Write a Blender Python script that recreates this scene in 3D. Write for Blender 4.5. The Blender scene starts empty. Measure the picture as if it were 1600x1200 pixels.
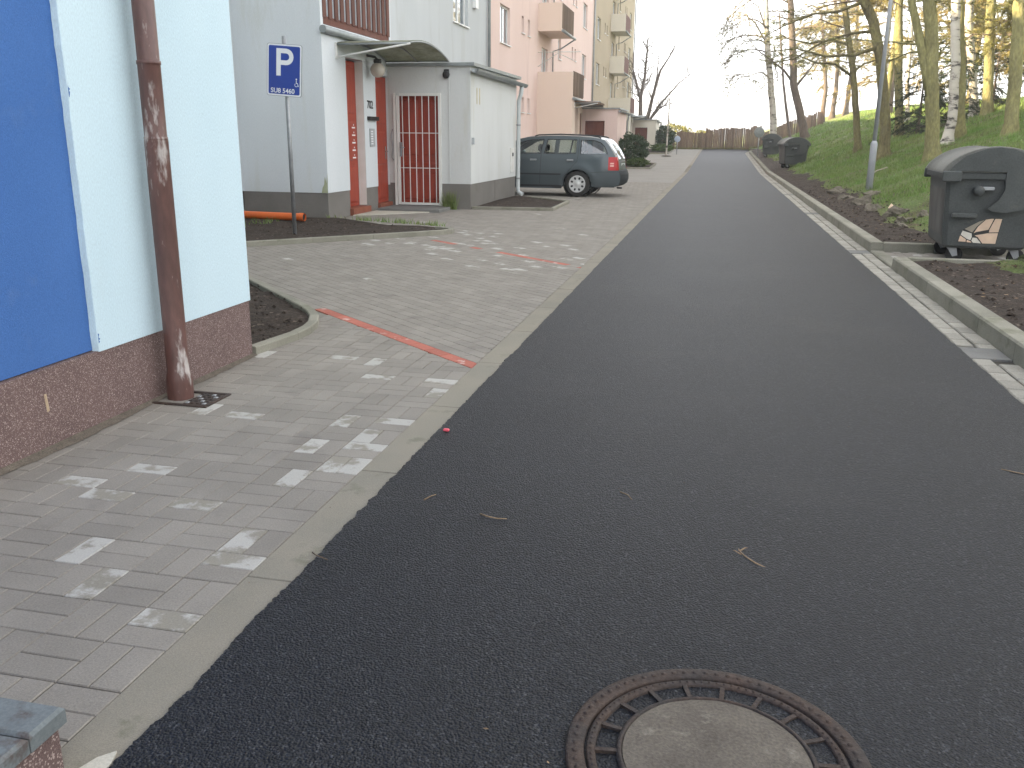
import bpy, math, random
import numpy as np
from mathutils import Vector, Matrix, noise as mnoise
from mathutils.geometry import delaunay_2d_cdt

SC = bpy.context.scene
COL = SC.collection
rad = math.radians

# ---------------------------------------------------------------- camera
EYE = 1.42
cam_d = bpy.data.cameras.new('camera')
cam = bpy.data.objects.new('camera', cam_d)
COL.objects.link(cam)
cam_d.sensor_width = 36.0
cam_d.lens = 30.94
cam_d.clip_start = 0.05
cam_d.clip_end = 2000
cam.matrix_world = Matrix(((0.97501186, -0.0682859, 0.21139749, 0.0),
                           (0.22197677, 0.26159109, -0.93930635, 0.0),
                           (0.00884167, 0.96276017, 0.2702123, EYE),
                           (0, 0, 0, 1)))
SC.camera = cam

# ---------------------------------------------------------------- sky, sun, exposure
SUN_EL = 33.0
SUN_AZ = 20.0          # degrees the sun stands behind the -X direction, towards -Y
SKY_STRENGTH = 0.15
SUN_STRENGTH = 5.0
EXPOSURE = 2.42
GLARE_VEIL = 0.0014
to_sun = Vector((-math.cos(rad(SUN_EL)) * math.cos(rad(SUN_AZ)), -math.cos(rad(SUN_EL)) * math.sin(rad(SUN_AZ)), math.sin(rad(SUN_EL))))
world = bpy.data.worlds.new('World')
SC.world = world
world.use_nodes = True
wn = world.node_tree.nodes
wl = world.node_tree.links
wn.clear()
sky = wn.new('ShaderNodeTexSky')
sky.sky_type = 'NISHITA'
sky.sun_disc = False
sky.sun_elevation = rad(SUN_EL)
sky.sun_rotation = math.atan2(to_sun.x, to_sun.y)
sky.air_density = 1.0
sky.dust_density = 2.0
sky.ozone_density = 1.0
hsv = wn.new('ShaderNodeHueSaturation')           # thin high cloud: a pale, nearly white sky
hsv.inputs['Saturation'].default_value = 0.10
hsv.inputs['Value'].default_value = 1.0
bg = wn.new('ShaderNodeBackground')
bg.inputs['Strength'].default_value = SKY_STRENGTH
wo = wn.new('ShaderNodeOutputWorld')
wl.new(sky.outputs[0], hsv.inputs['Color'])
wl.new(hsv.outputs[0], bg.inputs['Color'])
wl.new(bg.outputs[0], wo.inputs['Surface'])

sun_d = bpy.data.lights.new('sun', 'SUN')
sun_d.energy = SUN_STRENGTH
sun_d.angle = rad(0.53)
sun_d.color = (1.0, 0.80, 0.50)
sun = bpy.data.objects.new('sun', sun_d)
COL.objects.link(sun)
sun.rotation_euler = to_sun.to_track_quat('Z', 'Y').to_euler()

SC.view_settings.view_transform = 'Standard'
SC.view_settings.look = 'None'
SC.view_settings.exposure = EXPOSURE
SC.view_settings.gamma = 1.0
SC.view_settings.use_curve_mapping = False
SC.cycles.max_bounces = 4
SC.cycles.diffuse_bounces = 3
SC.cycles.transparent_max_bounces = 8

# ---------------------------------------------------------------- materials
MATS = {}


def lin(r, g, b):
    def f(c):
        c /= 255.0
        return c / 12.92 if c <= 0.04045 else ((c + 0.055) / 1.055) ** 2.4
    return (f(r), f(g), f(b))


def mat(name, base, col2=None, vs=2.0, contrast=0.5, rough=0.85, spec=0.3, metal=0.0,
        fine=0.0, fs=60.0, speck=None, ss=300.0, st=0.68, bump=0.0, bs=80.0, isl=0.0,
        stain=None, stain_s=1.2, stain_t=0.6, stretch=(1, 1, 1), translucent=0.0, coat=0.0, emit=None, bdist=0.01, pebble=False):
    if name in MATS:
        return MATS[name]
    m = bpy.data.materials.new(name)
    m.use_nodes = True
    nt = m.node_tree
    N, L = nt.nodes, nt.links
    N.clear()
    out = N.new('ShaderNodeOutputMaterial')
    p = N.new('ShaderNodeBsdfPrincipled')
    p.inputs['Roughness'].default_value = rough
    p.inputs['Metallic'].default_value = metal
    p.inputs['Specular IOR Level'].default_value = spec
    p.inputs['Coat Weight'].default_value = coat
    p.inputs['Coat Roughness'].default_value = 0.08
    geo = N.new('ShaderNodeNewGeometry')
    mp = N.new('ShaderNodeMapping')
    mp.inputs['Scale'].default_value = stretch
    L.new(geo.outputs['Position'], mp.inputs['Vector'])

    def noise(scale, detail=3.0, r=0.55):
        n = N.new('ShaderNodeTexNoise')
        n.inputs['Scale'].default_value = scale
        n.inputs['Detail'].default_value = detail
        n.inputs['Roughness'].default_value = r
        L.new(mp.outputs[0], n.inputs['Vector'])
        return n.outputs['Fac']

    def mrange(s, a, b, c=0.0, d=1.0):
        r = N.new('ShaderNodeMapRange')
        r.inputs['From Min'].default_value = a
        r.inputs['From Max'].default_value = b
        r.inputs['To Min'].default_value = c
        r.inputs['To Max'].default_value = d
        L.new(s, r.inputs['Value'])
        return r.outputs[0]

    def mix(fac, a, b):
        x = N.new('ShaderNodeMix')
        x.data_type = 'RGBA'
        L.new(fac, x.inputs['Factor'])
        for s, v in ((x.inputs[6], a), (x.inputs[7], b)):
            if isinstance(v, tuple):
                s.default_value = (*v, 1)
            else:
                L.new(v, s)
        return x.outputs[2]
    if col2 is None:
        col2 = tuple(c * 0.78 for c in base)
    lo, hi = 0.5 - 0.32 * contrast - 0.02, 0.5 + 0.32 * contrast + 0.02
    c = mix(mrange(noise(vs), 0.32, 0.68), base, col2)
    if stain:
        c = mix(mrange(noise(stain_s, 5.0, 0.65), stain_t, stain_t + 0.09), c, stain)
    if fine:
        h = N.new('ShaderNodeHueSaturation')
        L.new(c, h.inputs['Color'])
        L.new(mrange(noise(fs, 2.0), 0.25, 0.75, 1 - fine, 1 + fine), h.inputs['Value'])
        c = h.outputs[0]
    if speck:
        v = N.new('ShaderNodeTexVoronoi')
        v.inputs['Scale'].default_value = ss
        L.new(mp.outputs[0], v.inputs['Vector'])
        sx = N.new('ShaderNodeSeparateColor')
        L.new(v.outputs['Color'], sx.inputs[0])
        c = mix(mrange(sx.outputs[0], st, min(st + 0.12, 1.0)), c, speck)
    if isl:
        oi = N.new('ShaderNodeObjectInfo')
        a = N.new('ShaderNodeMath')
        a.operation = 'ADD'
        L.new(oi.outputs['Random'], a.inputs[0])
        L.new(geo.outputs['Random Per Island'], a.inputs[1])
        fr = N.new('ShaderNodeMath')
        fr.operation = 'FRACT'
        L.new(a.outputs[0], fr.inputs[0])
        h = N.new('ShaderNodeHueSaturation')
        L.new(c, h.inputs['Color'])
        L.new(mrange(fr.outputs[0], 0, 1, 1 - isl, 1 + isl), h.inputs['Value'])
        c = h.outputs[0]
    L.new(c, p.inputs['Base Color'])
    if bump:
        b = N.new('ShaderNodeBump')
        b.inputs['Strength'].default_value = bump
        b.inputs['Distance'].default_value = bdist
        if pebble:
            vb = N.new('ShaderNodeTexVoronoi')
            vb.inputs['Scale'].default_value = bs
            L.new(mp.outputs[0], vb.inputs['Vector'])
            L.new(mrange(vb.outputs['Distance'], 0.0, 0.8, 1.0, 0.0), b.inputs['Height'])
        else:
            L.new(noise(bs, 4.0, 0.6), b.inputs['Height'])
        L.new(b.outputs[0], p.inputs['Normal'])
    if emit:
        p.inputs['Emission Color'].default_value = (*emit[0], 1)
        p.inputs['Emission Strength'].default_value = emit[1]
    if translucent:
        t = N.new('ShaderNodeBsdfTranslucent')
        L.new(c, t.inputs['Color'])
        ms = N.new('ShaderNodeMixShader')
        ms.inputs[0].default_value = translucent
        L.new(p.outputs[0], ms.inputs[1])
        L.new(t.outputs[0], ms.inputs[2])
        L.new(ms.outputs[0], out.inputs[0])
    else:
        L.new(p.outputs[0], out.inputs[0])
    MATS[name] = m
    return m


def glass_mat(name, tint, transp=0.6, rough=0.03):
    m = bpy.data.materials.new(name)
    m.use_nodes = True
    N, L = m.node_tree.nodes, m.node_tree.links
    N.clear()
    out = N.new('ShaderNodeOutputMaterial')
    t = N.new('ShaderNodeBsdfTransparent')
    t.inputs[0].default_value = (*tint, 1)
    g = N.new('ShaderNodeBsdfGlossy')
    g.inputs['Roughness'].default_value = rough
    g.inputs['Color'].default_value = (0.9, 0.95, 1, 1)
    f = N.new('ShaderNodeFresnel')
    f.inputs[0].default_value = 1.5
    r = N.new('ShaderNodeMath')
    r.operation = 'MULTIPLY_ADD'
    L.new(f.outputs[0], r.inputs[0])
    r.inputs[1].default_value = 0.9
    r.inputs[2].default_value = 1 - transp
    r.use_clamp = True
    ms = N.new('ShaderNodeMixShader')
    L.new(r.outputs[0], ms.inputs[0])
    L.new(t.outputs[0], ms.inputs[1])
    L.new(g.outputs[0], ms.inputs[2])
    L.new(ms.outputs[0], out.inputs[0])
    MATS[name] = m
    return m


ASPHALT = mat('asphalt', (0.0095, 0.0106, 0.0142), (0.0068, 0.0075, 0.0102), vs=0.9, rough=0.56, spec=0.30, fine=0.6, fs=75, stain=(0.0135, 0.0138, 0.0162), stain_s=0.8, stain_t=0.53,
              speck=(0.050, 0.052, 0.058), ss=165, st=0.87, bump=0.55, bs=135, bdist=0.008, pebble=True)
PAVER = mat('concrete_paver', (0.255, 0.233, 0.203), (0.218, 0.199, 0.174), vs=3.0, rough=0.9, fine=0.18, fs=160, isl=0.075, bump=0.25, bs=220, bdist=0.004,
            stain=(0.20, 0.18, 0.16), stain_s=2.3, stain_t=0.60)
PAVER_WHITE = mat('efflorescent_paver', (0.255, 0.235, 0.195), (0.22, 0.203, 0.17), vs=3.0, rough=0.92, fine=0.12, fs=160, isl=0.05,
                  stain=(0.40, 0.385, 0.355), stain_s=6.0, stain_t=0.43, bump=0.2, bs=220, bdist=0.004)
PAVER_RED = mat('red_paver', (0.42, 0.14, 0.10), (0.36, 0.12, 0.09), vs=5, rough=0.9, fine=0.15, fs=160, isl=0.12, stain=(0.55, 0.40, 0.36), stain_s=8.0, stain_t=0.58, bump=0.25, bs=220, bdist=0.004)
JOINT = mat('joint_sand', (0.22, 0.205, 0.175), vs=12, rough=1.0, fine=0.25, fs=200)
PAVING_FAR = mat('far_paving', (0.28, 0.265, 0.24), (0.24, 0.23, 0.21), vs=1.2, rough=0.9, fine=0.14, fs=14, bump=0.3, bs=30)
FLATKERB = mat('flat_kerb_concrete', (0.25, 0.225, 0.18), (0.21, 0.195, 0.16), vs=2.2, rough=0.92, fine=0.18, fs=230, isl=0.06, stain=(0.17, 0.16, 0.12), stain_s=4.0, stain_t=0.60, bump=0.3, bs=260, bdist=0.004)
KERB = mat('kerb_concrete', (0.275, 0.262, 0.215), (0.21, 0.202, 0.162), vs=2.5, rough=0.92, fine=0.18, fs=150, isl=0.10, stain=(0.165, 0.162, 0.115), stain_s=2.2, stain_t=0.58, bump=0.4, bs=120)
SETT = mat('gutter_block', (0.35, 0.33, 0.285), (0.265, 0.252, 0.218), vs=4, rough=0.9, fine=0.2, fs=120, isl=0.14, bump=0.5, bs=90)
GREYSLAB = mat('grey_slab', (0.185, 0.182, 0.172), (0.155, 0.153, 0.145), vs=4, rough=0.85, fine=0.15, fs=120, bump=0.3, bs=100)
SOIL = mat('soil', (0.055, 0.040, 0.030), (0.035, 0.026, 0.020), vs=7, rough=1.0, fine=0.5, fs=45, speck=(0.16, 0.13, 0.10), ss=38, st=0.95, bump=1.0, bs=40, bdist=0.03)
BANK = mat('bank_ground', (0.10, 0.15, 0.042), (0.12, 0.12, 0.05), vs=1.2, rough=1.0, fine=0.5, fs=30, stain=(0.085, 0.064, 0.042), stain_s=0.75, stain_t=0.55, bump=1.0, bs=22, bdist=0.05)
GRASS = mat('grass_blades', (0.14, 0.255, 0.052), (0.19, 0.225, 0.08), vs=0.9, rough=0.7, isl=0.35, translucent=0.25)
DRYGRASS = mat('dry_grass', (0.20, 0.17, 0.06), (0.12, 0.13, 0.04), vs=2, rough=0.9, isl=0.3, translucent=0.25)
LEAFLITTER = mat('leaf_litter', (0.17, 0.10, 0.05), (0.30, 0.22, 0.14), vs=9, rough=0.9, isl=0.45)
STONE = mat('field_stone', (0.19, 0.165, 0.13), (0.10, 0.088, 0.066), vs=5, rough=0.95, fine=0.25, fs=50, bump=0.8, bs=25, bdist=0.03)
LIGHTBLUE = mat('light_blue_render', (0.57, 0.70, 0.76), (0.52, 0.655, 0.72), vs=1.0, rough=0.93, spec=0.2, fine=0.09, fs=150, bump=0.6, bs=170, stain=(0.52, 0.645, 0.70), stain_s=1.3, stain_t=0.60, stretch=(1, 1, 0.45), bdist=0.004)
BLUE = mat('deep_blue_render', (0.066, 0.160, 0.405), (0.052, 0.135, 0.36), vs=0.9, rough=0.9, spec=0.25, fine=0.14, fs=150, bump=0.7, bs=170, stain=(0.085, 0.165, 0.37), stain_s=0.9, stain_t=0.57, bdist=0.004)
MARMOLIT = mat('pebble_plinth', (0.165, 0.108, 0.100), (0.135, 0.090, 0.084), vs=3, rough=0.8, fine=0.35, fs=330, speck=(0.42, 0.33, 0.30), ss=260, st=0.80, bump=0.9, bs=300, bdist=0.004)
PIPE_BROWN = mat('brown_painted_pipe', (0.125, 0.060, 0.050), (0.095, 0.046, 0.039), vs=6, rough=0.42, spec=0.5, stain=(0.42, 0.38, 0.36), stain_s=9.0, stain_t=0.615, stretch=(1, 1, 0.30), fine=0.2, fs=40)
GREYWALL = mat('pale_grey_render', (0.66, 0.69, 0.71), (0.60, 0.635, 0.655), vs=0.6, rough=0.93, spec=0.2, fine=0.06, fs=120, stain=(0.60, 0.625, 0.62), stain_s=1.6, stain_t=0.57, stretch=(1.4, 1.4, 0.25), bump=0.4, bs=140, bdist=0.006)
GREYMAIN = mat('grey_render', (0.56, 0.585, 0.60), (0.51, 0.535, 0.55), vs=0.6, rough=0.93, spec=0.2, fine=0.05, fs=120, stain=(0.51, 0.53, 0.535), stain_s=1.6, stain_t=0.57, stretch=(1.4, 1.4, 0.25), bump=0.4, bs=140, bdist=0.006)
GREYANNEX = mat('off_white_render', (0.62, 0.63, 0.62), (0.56, 0.57, 0.56), vs=0.8, rough=0.93, spec=0.2, fine=0.06, fs=120, stain=(0.54, 0.54, 0.50), stain_s=1.6, stain_t=0.56, stretch=(1.4, 1.4, 0.25), bump=0.4, bs=140, bdist=0.006)
MOSSY = mat('mossy_render', (0.42, 0.44, 0.33), (0.30, 0.33, 0.17), vs=5, rough=0.95)
PLINTHGREY = mat('grey_plinth', (0.205, 0.19, 0.175), (0.165, 0.155, 0.14), vs=1.6, rough=0.93, fine=0.12, fs=120, bump=0.5, bs=120, stain=(0.14, 0.145, 0.10), stain_s=1.1, stain_t=0.62)
PINK = mat('pink_render', (0.79, 0.62, 0.565), (0.755, 0.585, 0.53), vs=0.5, rough=0.93, spec=0.2, fine=0.04, fs=60, stain=(0.72, 0.555, 0.505), stain_s=1.2, stain_t=0.57, stretch=(1.2, 1.2, 0.2), bump=0.3, bs=100)
PEACH = mat('peach_render', (0.80, 0.66, 0.56), (0.76, 0.625, 0.53), vs=0.5, rough=0.93, spec=0.2, fine=0.03, fs=120, bump=0.3, bs=100)
OLIVE = mat('olive_brown_render', (0.43, 0.36, 0.265), (0.40, 0.335, 0.245), vs=0.5, rough=0.93, spec=0.2, fine=0.04, fs=100)
CREAM = mat('cream_render', (0.72, 0.68, 0.58), (0.68, 0.64, 0.55), vs=0.6, rough=0.93, spec=0.2, fine=0.04, fs=100)
REDDOOR = mat('red_varnished_door', (0.36, 0.055, 0.026), (0.27, 0.040, 0.022), vs=3, rough=0.45, spec=0.4, fine=0.15, fs=40, stretch=(6, 6, 1))
REDTILE = mat('red_step_tile', (0.27, 0.09, 0.055), vs=6, rough=0.6)
BROWNDOOR = mat('brown_door', (0.19, 0.065, 0.040), (0.15, 0.05, 0.034), vs=3, rough=0.55)
BROWNWOOD = mat('brown_stained_board', (0.15, 0.062, 0.046), (0.11, 0.048, 0.036), vs=6, rough=0.75, isl=0.15, stretch=(4, 4, 1))
OLDWOOD = mat('weathered_board', (0.185, 0.125, 0.085), (0.125, 0.085, 0.058), vs=3, rough=0.9, isl=0.3, stretch=(5, 5, 1))
WHITEPAINT = mat('white_paint', (0.72, 0.71, 0.68), (0.66, 0.65, 0.61), vs=5, rough=0.6)
WHITEPVC = mat('white_window_frame', (0.78, 0.78, 0.77), rough=0.4, vs=3, col2=(0.74, 0.74, 0.73))
ZINC = mat('zinc_sheet', (0.33, 0.35, 0.35), (0.26, 0.28, 0.28), vs=4, rough=0.5, metal=0.5)
PALEPIPE = mat('pale_painted_pipe', (0.52, 0.55, 0.55), (0.45, 0.48, 0.48), vs=5, rough=0.5)
DARKMETAL = mat('dark_metal', (0.045, 0.045, 0.045), vs=6, rough=0.55, metal=0.3)
GALV = mat('galvanised_steel', (0.36, 0.37, 0.38), (0.28, 0.29, 0.30), vs=10, rough=0.5, metal=0.6)
LAMPPOST = mat('grey_lamp_post_paint', (0.34, 0.35, 0.37), (0.28, 0.29, 0.31), vs=4, rough=0.6, stain=(0.20, 0.18, 0.15), stain_s=5, stain_t=0.68)
CHROME = mat('bright_metal', (0.6, 0.6, 0.6), rough=0.25, metal=0.9)
ORANGE = mat('orange_pvc_pipe', (0.70, 0.145, 0.025), (0.62, 0.12, 0.02), vs=5, rough=0.4, spec=0.5)
SIGNBLUE = mat('sign_blue', (0.018, 0.055, 0.32), (0.017, 0.05, 0.30), vs=5, rough=0.35, spec=0.5)
SIGNWHITE = mat('sign_white', (0.80, 0.82, 0.84), rough=0.4, vs=5, col2=(0.76, 0.78, 0.8))
GLOBE = mat('opal_glass', (0.55, 0.50, 0.43), (0.50, 0.45, 0.38), vs=8, rough=0.25, spec=0.5)
CANOPY = mat('mossy_polycarbonate', (0.44, 0.46, 0.37), (0.27, 0.28, 0.19), vs=3.2, rough=0.5, spec=0.4, translucent=0.35, fine=0.2, fs=20)
CARPAINT = mat('grey_blue_car_paint', (0.064, 0.080, 0.088), (0.060, 0.075, 0.083), vs=2, rough=0.36, metal=0.25, spec=0.45, coat=0.35)
BLACKPLASTIC = mat('black_plastic', (0.025, 0.026, 0.028), vs=6, rough=0.6)
RUBBER = mat('tyre_rubber', (0.022, 0.022, 0.022), (0.035, 0.033, 0.030), vs=9, rough=0.9)
WHEELSILVER = mat('silver_wheel_cover', (0.56, 0.56, 0.55), rough=0.35, metal=0.35, vs=8, col2=(0.5, 0.5, 0.49))
TAILRED = mat('red_tail_lamp', (0.42, 0.006, 0.008), rough=0.25, spec=0.4, vs=6, col2=(0.34, 0.005, 0.007))
TAILCLEAR = mat('clear_lamp_lens', (0.72, 0.35, 0.30), rough=0.2, spec=0.6)
SEAT = mat('dark_upholstery', (0.022, 0.022, 0.025), rough=0.9)
BINBODY = mat('bin_dark_plastic', (0.075, 0.080, 0.077), (0.052, 0.057, 0.056), vs=2.2, rough=0.62, spec=0.35, fine=0.2, fs=60, stain=(0.105, 0.10, 0.087), stain_s=3.0, stain_t=0.60)
BINLID = mat('bin_faded_lid', (0.165, 0.162, 0.145), (0.12, 0.12, 0.108), vs=2.6, rough=0.66, spec=0.3, fine=0.2, fs=60, stain=(0.17, 0.165, 0.145), stain_s=4, stain_t=0.64)
BINWORN = mat('bin_worn_panel', (0.13, 0.125, 0.115), (0.075, 0.07, 0.066), vs=5, rough=0.75, stretch=(1, 1, 0.4))
STICKER_A = mat('sticker_sand', (0.76, 0.56, 0.41), vs=6, rough=0.5)
STICKER_B = mat('sticker_white', (0.70, 0.66, 0.58), vs=6, rough=0.5)
STICKER_C = mat('sticker_tan', (0.33, 0.29, 0.23), vs=6, rough=0.5)
IRON = mat('rusty_cast_iron', (0.046, 0.040, 0.038), (0.072, 0.048, 0.037), vs=9, rough=0.62, metal=0.35, fine=0.35, fs=90, bump=0.6, bs=110, bdist=0.006)
RUSTWATER = mat('rust_pocket', (0.075, 0.030, 0.016), (0.04, 0.022, 0.015), vs=20, rough=0.3)
LIDCONCRETE = mat('worn_concrete_infill', (0.15, 0.130, 0.105), (0.105, 0.090, 0.074), vs=9, rough=0.92, fine=0.25, fs=120, stain=(0.21, 0.188, 0.155), stain_s=11, stain_t=0.57, bump=0.6, bs=120, bdist=0.006)
PALECONCRETE = mat('pale_concrete', (0.50, 0.47, 0.40), (0.42, 0.40, 0.34), vs=6, rough=0.95, fine=0.15, fs=150)
BLUESTONE = mat('blue_grey_coping', (0.165, 0.185, 0.19), (0.125, 0.14, 0.145), vs=7, rough=0.8, fine=0.15, fs=120, stain=(0.10, 0.085, 0.08), stain_s=8, stain_t=0.58)
BARK_PINE = mat('mossy_pine_bark', (0.19, 0.17, 0.078), (0.125, 0.105, 0.062), vs=5, rough=1.0, fine=0.35, fs=26, bump=1.0, bs=18, bdist=0.05, stretch=(1, 1, 0.35))
BARK_GREEN = mat('algae_green_bark', (0.235, 0.22, 0.095), (0.165, 0.15, 0.072), vs=4, rough=1.0, fine=0.3, fs=24, bump=1.0, bs=18, bdist=0.04, stretch=(1, 1, 0.4))
BARK_BROWN = mat('brown_bark', (0.15, 0.118, 0.09), (0.10, 0.08, 0.065), vs=5, rough=1.0, fine=0.3, fs=20, bump=1.0, bs=16, bdist=0.04, stretch=(1, 1, 0.35))
BARK_BIRCH = mat('birch_bark', (0.50, 0.47, 0.41), (0.40, 0.37, 0.32), vs=3, rough=0.9, stain=(0.055, 0.05, 0.045), stain_s=3.0, stain_t=0.54, stretch=(0.8, 0.8, 2.2), bump=0.5, bs=12)
BARK_BARE = mat('grey_bark', (0.20, 0.165, 0.145), (0.15, 0.125, 0.11), vs=5, rough=1.0, fine=0.2, fs=16)
TWIG = mat('twig', (0.17, 0.125, 0.085), (0.13, 0.095, 0.068), vs=6, rough=0.95)
DRYTWIG = mat('dry_twig', (0.33, 0.24, 0.15), (0.24, 0.17, 0.11), vs=30, rough=0.9)
PINE_A = mat('pine_needles', (0.17, 0.185, 0.065), (0.22, 0.20, 0.075), vs=0.7, rough=0.8, isl=0.4, translucent=0.35)
PINE_B = mat('brownish_needles', (0.34, 0.265, 0.10), (0.25, 0.23, 0.085), vs=0.6, rough=0.85, isl=0.4, translucent=0.35)
SPRUCE = mat('dark_spruce_needles', (0.022, 0.040, 0.016), (0.03, 0.045, 0.022), vs=1.5, rough=0.85, isl=0.4, translucent=0.1)
BUDS = mat('spring_buds', (0.20, 0.205, 0.085), (0.21, 0.17, 0.09), vs=1.5, rough=0.85, isl=0.35, translucent=0.35)
SHRUB = mat('evergreen_leaf', (0.030, 0.060, 0.018), (0.04, 0.07, 0.022), vs=3, rough=0.5, spec=0.4, isl=0.4, translucent=0.15)
YELLOWBUSH = mat('yellow_spring_leaf', (0.22, 0.20, 0.05), (0.15, 0.15, 0.05), vs=2, rough=0.8, isl=0.35, translucent=0.35)
INTERIOR = mat('dim_interior', (0.10, 0.095, 0.085), rough=0.9)
CURTAIN = mat('sky_bright_curtain', (0.70, 0.69, 0.66), (0.60, 0.59, 0.57), vs=8, rough=0.9, stretch=(1, 6, 0.3))  # lightened so panes look bright: the reflected sky is partly in this colour
GLASS = glass_mat('window_glass', (0.85, 0.9, 0.9), 0.72)
CARGLASS = glass_mat('car_glass', (0.62, 0.72, 0.70), 0.92)
PLATEGREY = mat('grey_back_plate', (0.42, 0.44, 0.45), rough=0.5, vs=6)
PINKBIT = mat('pink_plastic', (0.80, 0.12, 0.16), rough=0.5)


# ---------------------------------------------------------------- mesh helpers
class MB:
    def __init__(s):
        s.v = []
        s.f = []
        s.sm = []
        s.mi = []
        s.cur = 0

    def add(s, vs, fs, smooth=False):
        o = len(s.v)
        s.v.extend([tuple(p) for p in vs])
        for f in fs:
            s.f.append(tuple(i + o for i in f))
            s.sm.append(smooth)
            s.mi.append(s.cur)
        return s

    def quad(s, a, b, c, d):
        return s.add([a, b, c, d], [(0, 1, 2, 3)])

    def poly(s, pts):
        return s.add(pts, [tuple(range(len(pts)))])

    def box(s, x0, x1, y0, y1, z0, z1):
        v = [(x0, y0, z0), (x1, y0, z0), (x1, y1, z0), (x0, y1, z0), (x0, y0, z1), (x1, y0, z1), (x1, y1, z1), (x0, y1, z1)]
        return s.add(v, [(3, 2, 1, 0), (4, 5, 6, 7), (0, 1, 5, 4), (1, 2, 6, 5), (2, 3, 7, 6), (3, 0, 4, 7)])

    def cbox(s, x0, x1, y0, y1, z0, z1, c):
        "box with its upper edges chamfered"
        v = [(x0, y0, z0), (x1, y0, z0), (x1, y1, z0), (x0, y1, z0),
             (x0, y0, z1 - c), (x1, y0, z1 - c), (x1, y1, z1 - c), (x0, y1, z1 - c),
             (x0 + c, y0 + c, z1), (x1 - c, y0 + c, z1), (x1 - c, y1 - c, z1), (x0 + c, y1 - c, z1)]
        f = [(3, 2, 1, 0), (8, 9, 10, 11)]
        for i in range(4):
            j = (i + 1) % 4
            f += [(i, j, 4 + j, 4 + i), (4 + i, 4 + j, 8 + j, 8 + i)]
        return s.add(v, f)

    def rbox(s, x0, x1, y0, y1, z0, z1, c):
        "box chamfered on every edge (octagonal section along each axis)"
        v = []
        for z, i in ((z0, c), (z0 + c, 0), (z1 - c, 0), (z1, c)):
            a, b, d, e = x0 + i, x1 - i, y0 + i, y1 - i
            v += [(a + c, d, z), (b - c, d, z), (b, d + c, z), (b, e - c, z), (b - c, e, z), (a + c, e, z), (a, e - c, z), (a, d + c, z)]
        f = [tuple(range(7, -1, -1)), tuple(range(24, 32))]
        for k in range(3):
            for i in range(8):
                j = (i + 1) % 8
                f.append((k * 8 + i, k * 8 + j, k * 8 + 8 + j, k * 8 + 8 + i))
        return s.add(v, f)

    def prism(s, poly, z0, z1):
        n = len(poly)
        v = [(x, y, z0) for x, y in poly] + [(x, y, z1) for x, y in poly]
        f = [tuple(range(n - 1, -1, -1)), tuple(range(n, 2 * n))]
        f += [(i, (i + 1) % n, n + (i + 1) % n, n + i) for i in range(n)]
        return s.add(v, f)

    def tube(s, pts, r, n=8, cap=True, smooth=True):
        pts = [Vector(p) for p in pts]
        if not isinstance(r, (list, tuple)):
            r = [r] * len(pts)
        v = []
        up = None
        for i, p in enumerate(pts):
            d = (pts[min(i + 1, len(pts) - 1)] - pts[max(i - 1, 0)])
            if d.length < 1e-9:
                d = Vector((0, 0, 1))
            d.normalize()
            if up is None:
                up = Vector((1, 0, 0)) if abs(d.x) < 0.8 else Vector((0, 1, 0))
            a = (up - d * up.dot(d))
            a.normalize()
            up = a
            b = d.cross(a)
            for k in range(n):
                t = 2 * math.pi * k / n
                v.append(p + (a * math.cos(t) + b * math.sin(t)) * r[i])
        f = []
        for i in range(len(pts) - 1):
            for k in range(n):
                j = (k + 1) % n
                f.append((i * n + k, i * n + j, i * n + n + j, i * n + n + k))
        s.add(v, f, smooth)
        if cap:
            o = len(s.v) - len(v)
            s.f.append(tuple(o + k for k in range(n - 1, -1, -1)))
            s.f.append(tuple(o + (len(pts) - 1) * n + k for k in range(n)))
            s.sm += [False, False]
            s.mi += [s.cur, s.cur]
        return s

    def lathe(s, c, prof, n=24, axis='z', smooth=True):
        v = []
        for r, h in prof:
            for k in range(n):
                t = 2 * math.pi * k / n
                a, b = r * math.cos(t), r * math.sin(t)
                if axis == 'z':
                    v.append((c[0] + a, c[1] + b, c[2] + h))
                elif axis == 'y':
                    v.append((c[0] + a, c[1] + h, c[2] + b))
                else:
                    v.append((c[0] + h, c[1] + a, c[2] + b))
        f = []
        for i in range(len(prof) - 1):
            for k in range(n):
                j = (k + 1) % n
                f.append((i * n + k, i * n + j, i * n + n + j, i * n + n + k))
        return s.add(v, f, smooth)

    def sphere(s, c, r, n=16, m=10, sq=(1, 1, 1)):
        v = [(c[0] + r * sq[0] * math.sin(math.pi * i / m) * math.cos(2 * math.pi * k / n),
              c[1] + r * sq[1] * math.sin(math.pi * i / m) * math.sin(2 * math.pi * k / n),
              c[2] + r * sq[2] * math.cos(math.pi * i / m)) for i in range(m + 1) for k in range(n)]
        f = [(i * n + k, i * n + n + k, i * n + n + (k + 1) % n, i * n + (k + 1) % n) for i in range(m) for k in range(n)]
        return s.add(v, f, True)

    def mesh(s, name, *mats):
        me = bpy.data.meshes.new(name)
        me.from_pydata(s.v, [], s.f)
        for m in mats:
            me.materials.append(m)
        me.polygons.foreach_set('use_smooth', s.sm)
        if len(mats) > 1:
            me.polygons.foreach_set('material_index', s.mi)
        me.update()
        return me

    def build(s, name, m, parent=None, local=False):
        ms = m if isinstance(m, (list, tuple)) else [m]
        return link(name, s.mesh(name, *ms), parent, local)


def link(name, me, parent=None, local=False):
    o = bpy.data.objects.new(name, me)
    COL.objects.link(o)
    if parent is not None:
        o.parent = parent
        if parent.type == 'EMPTY' and not local:
            o.location = -Vector(parent.location)
    return o


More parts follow.
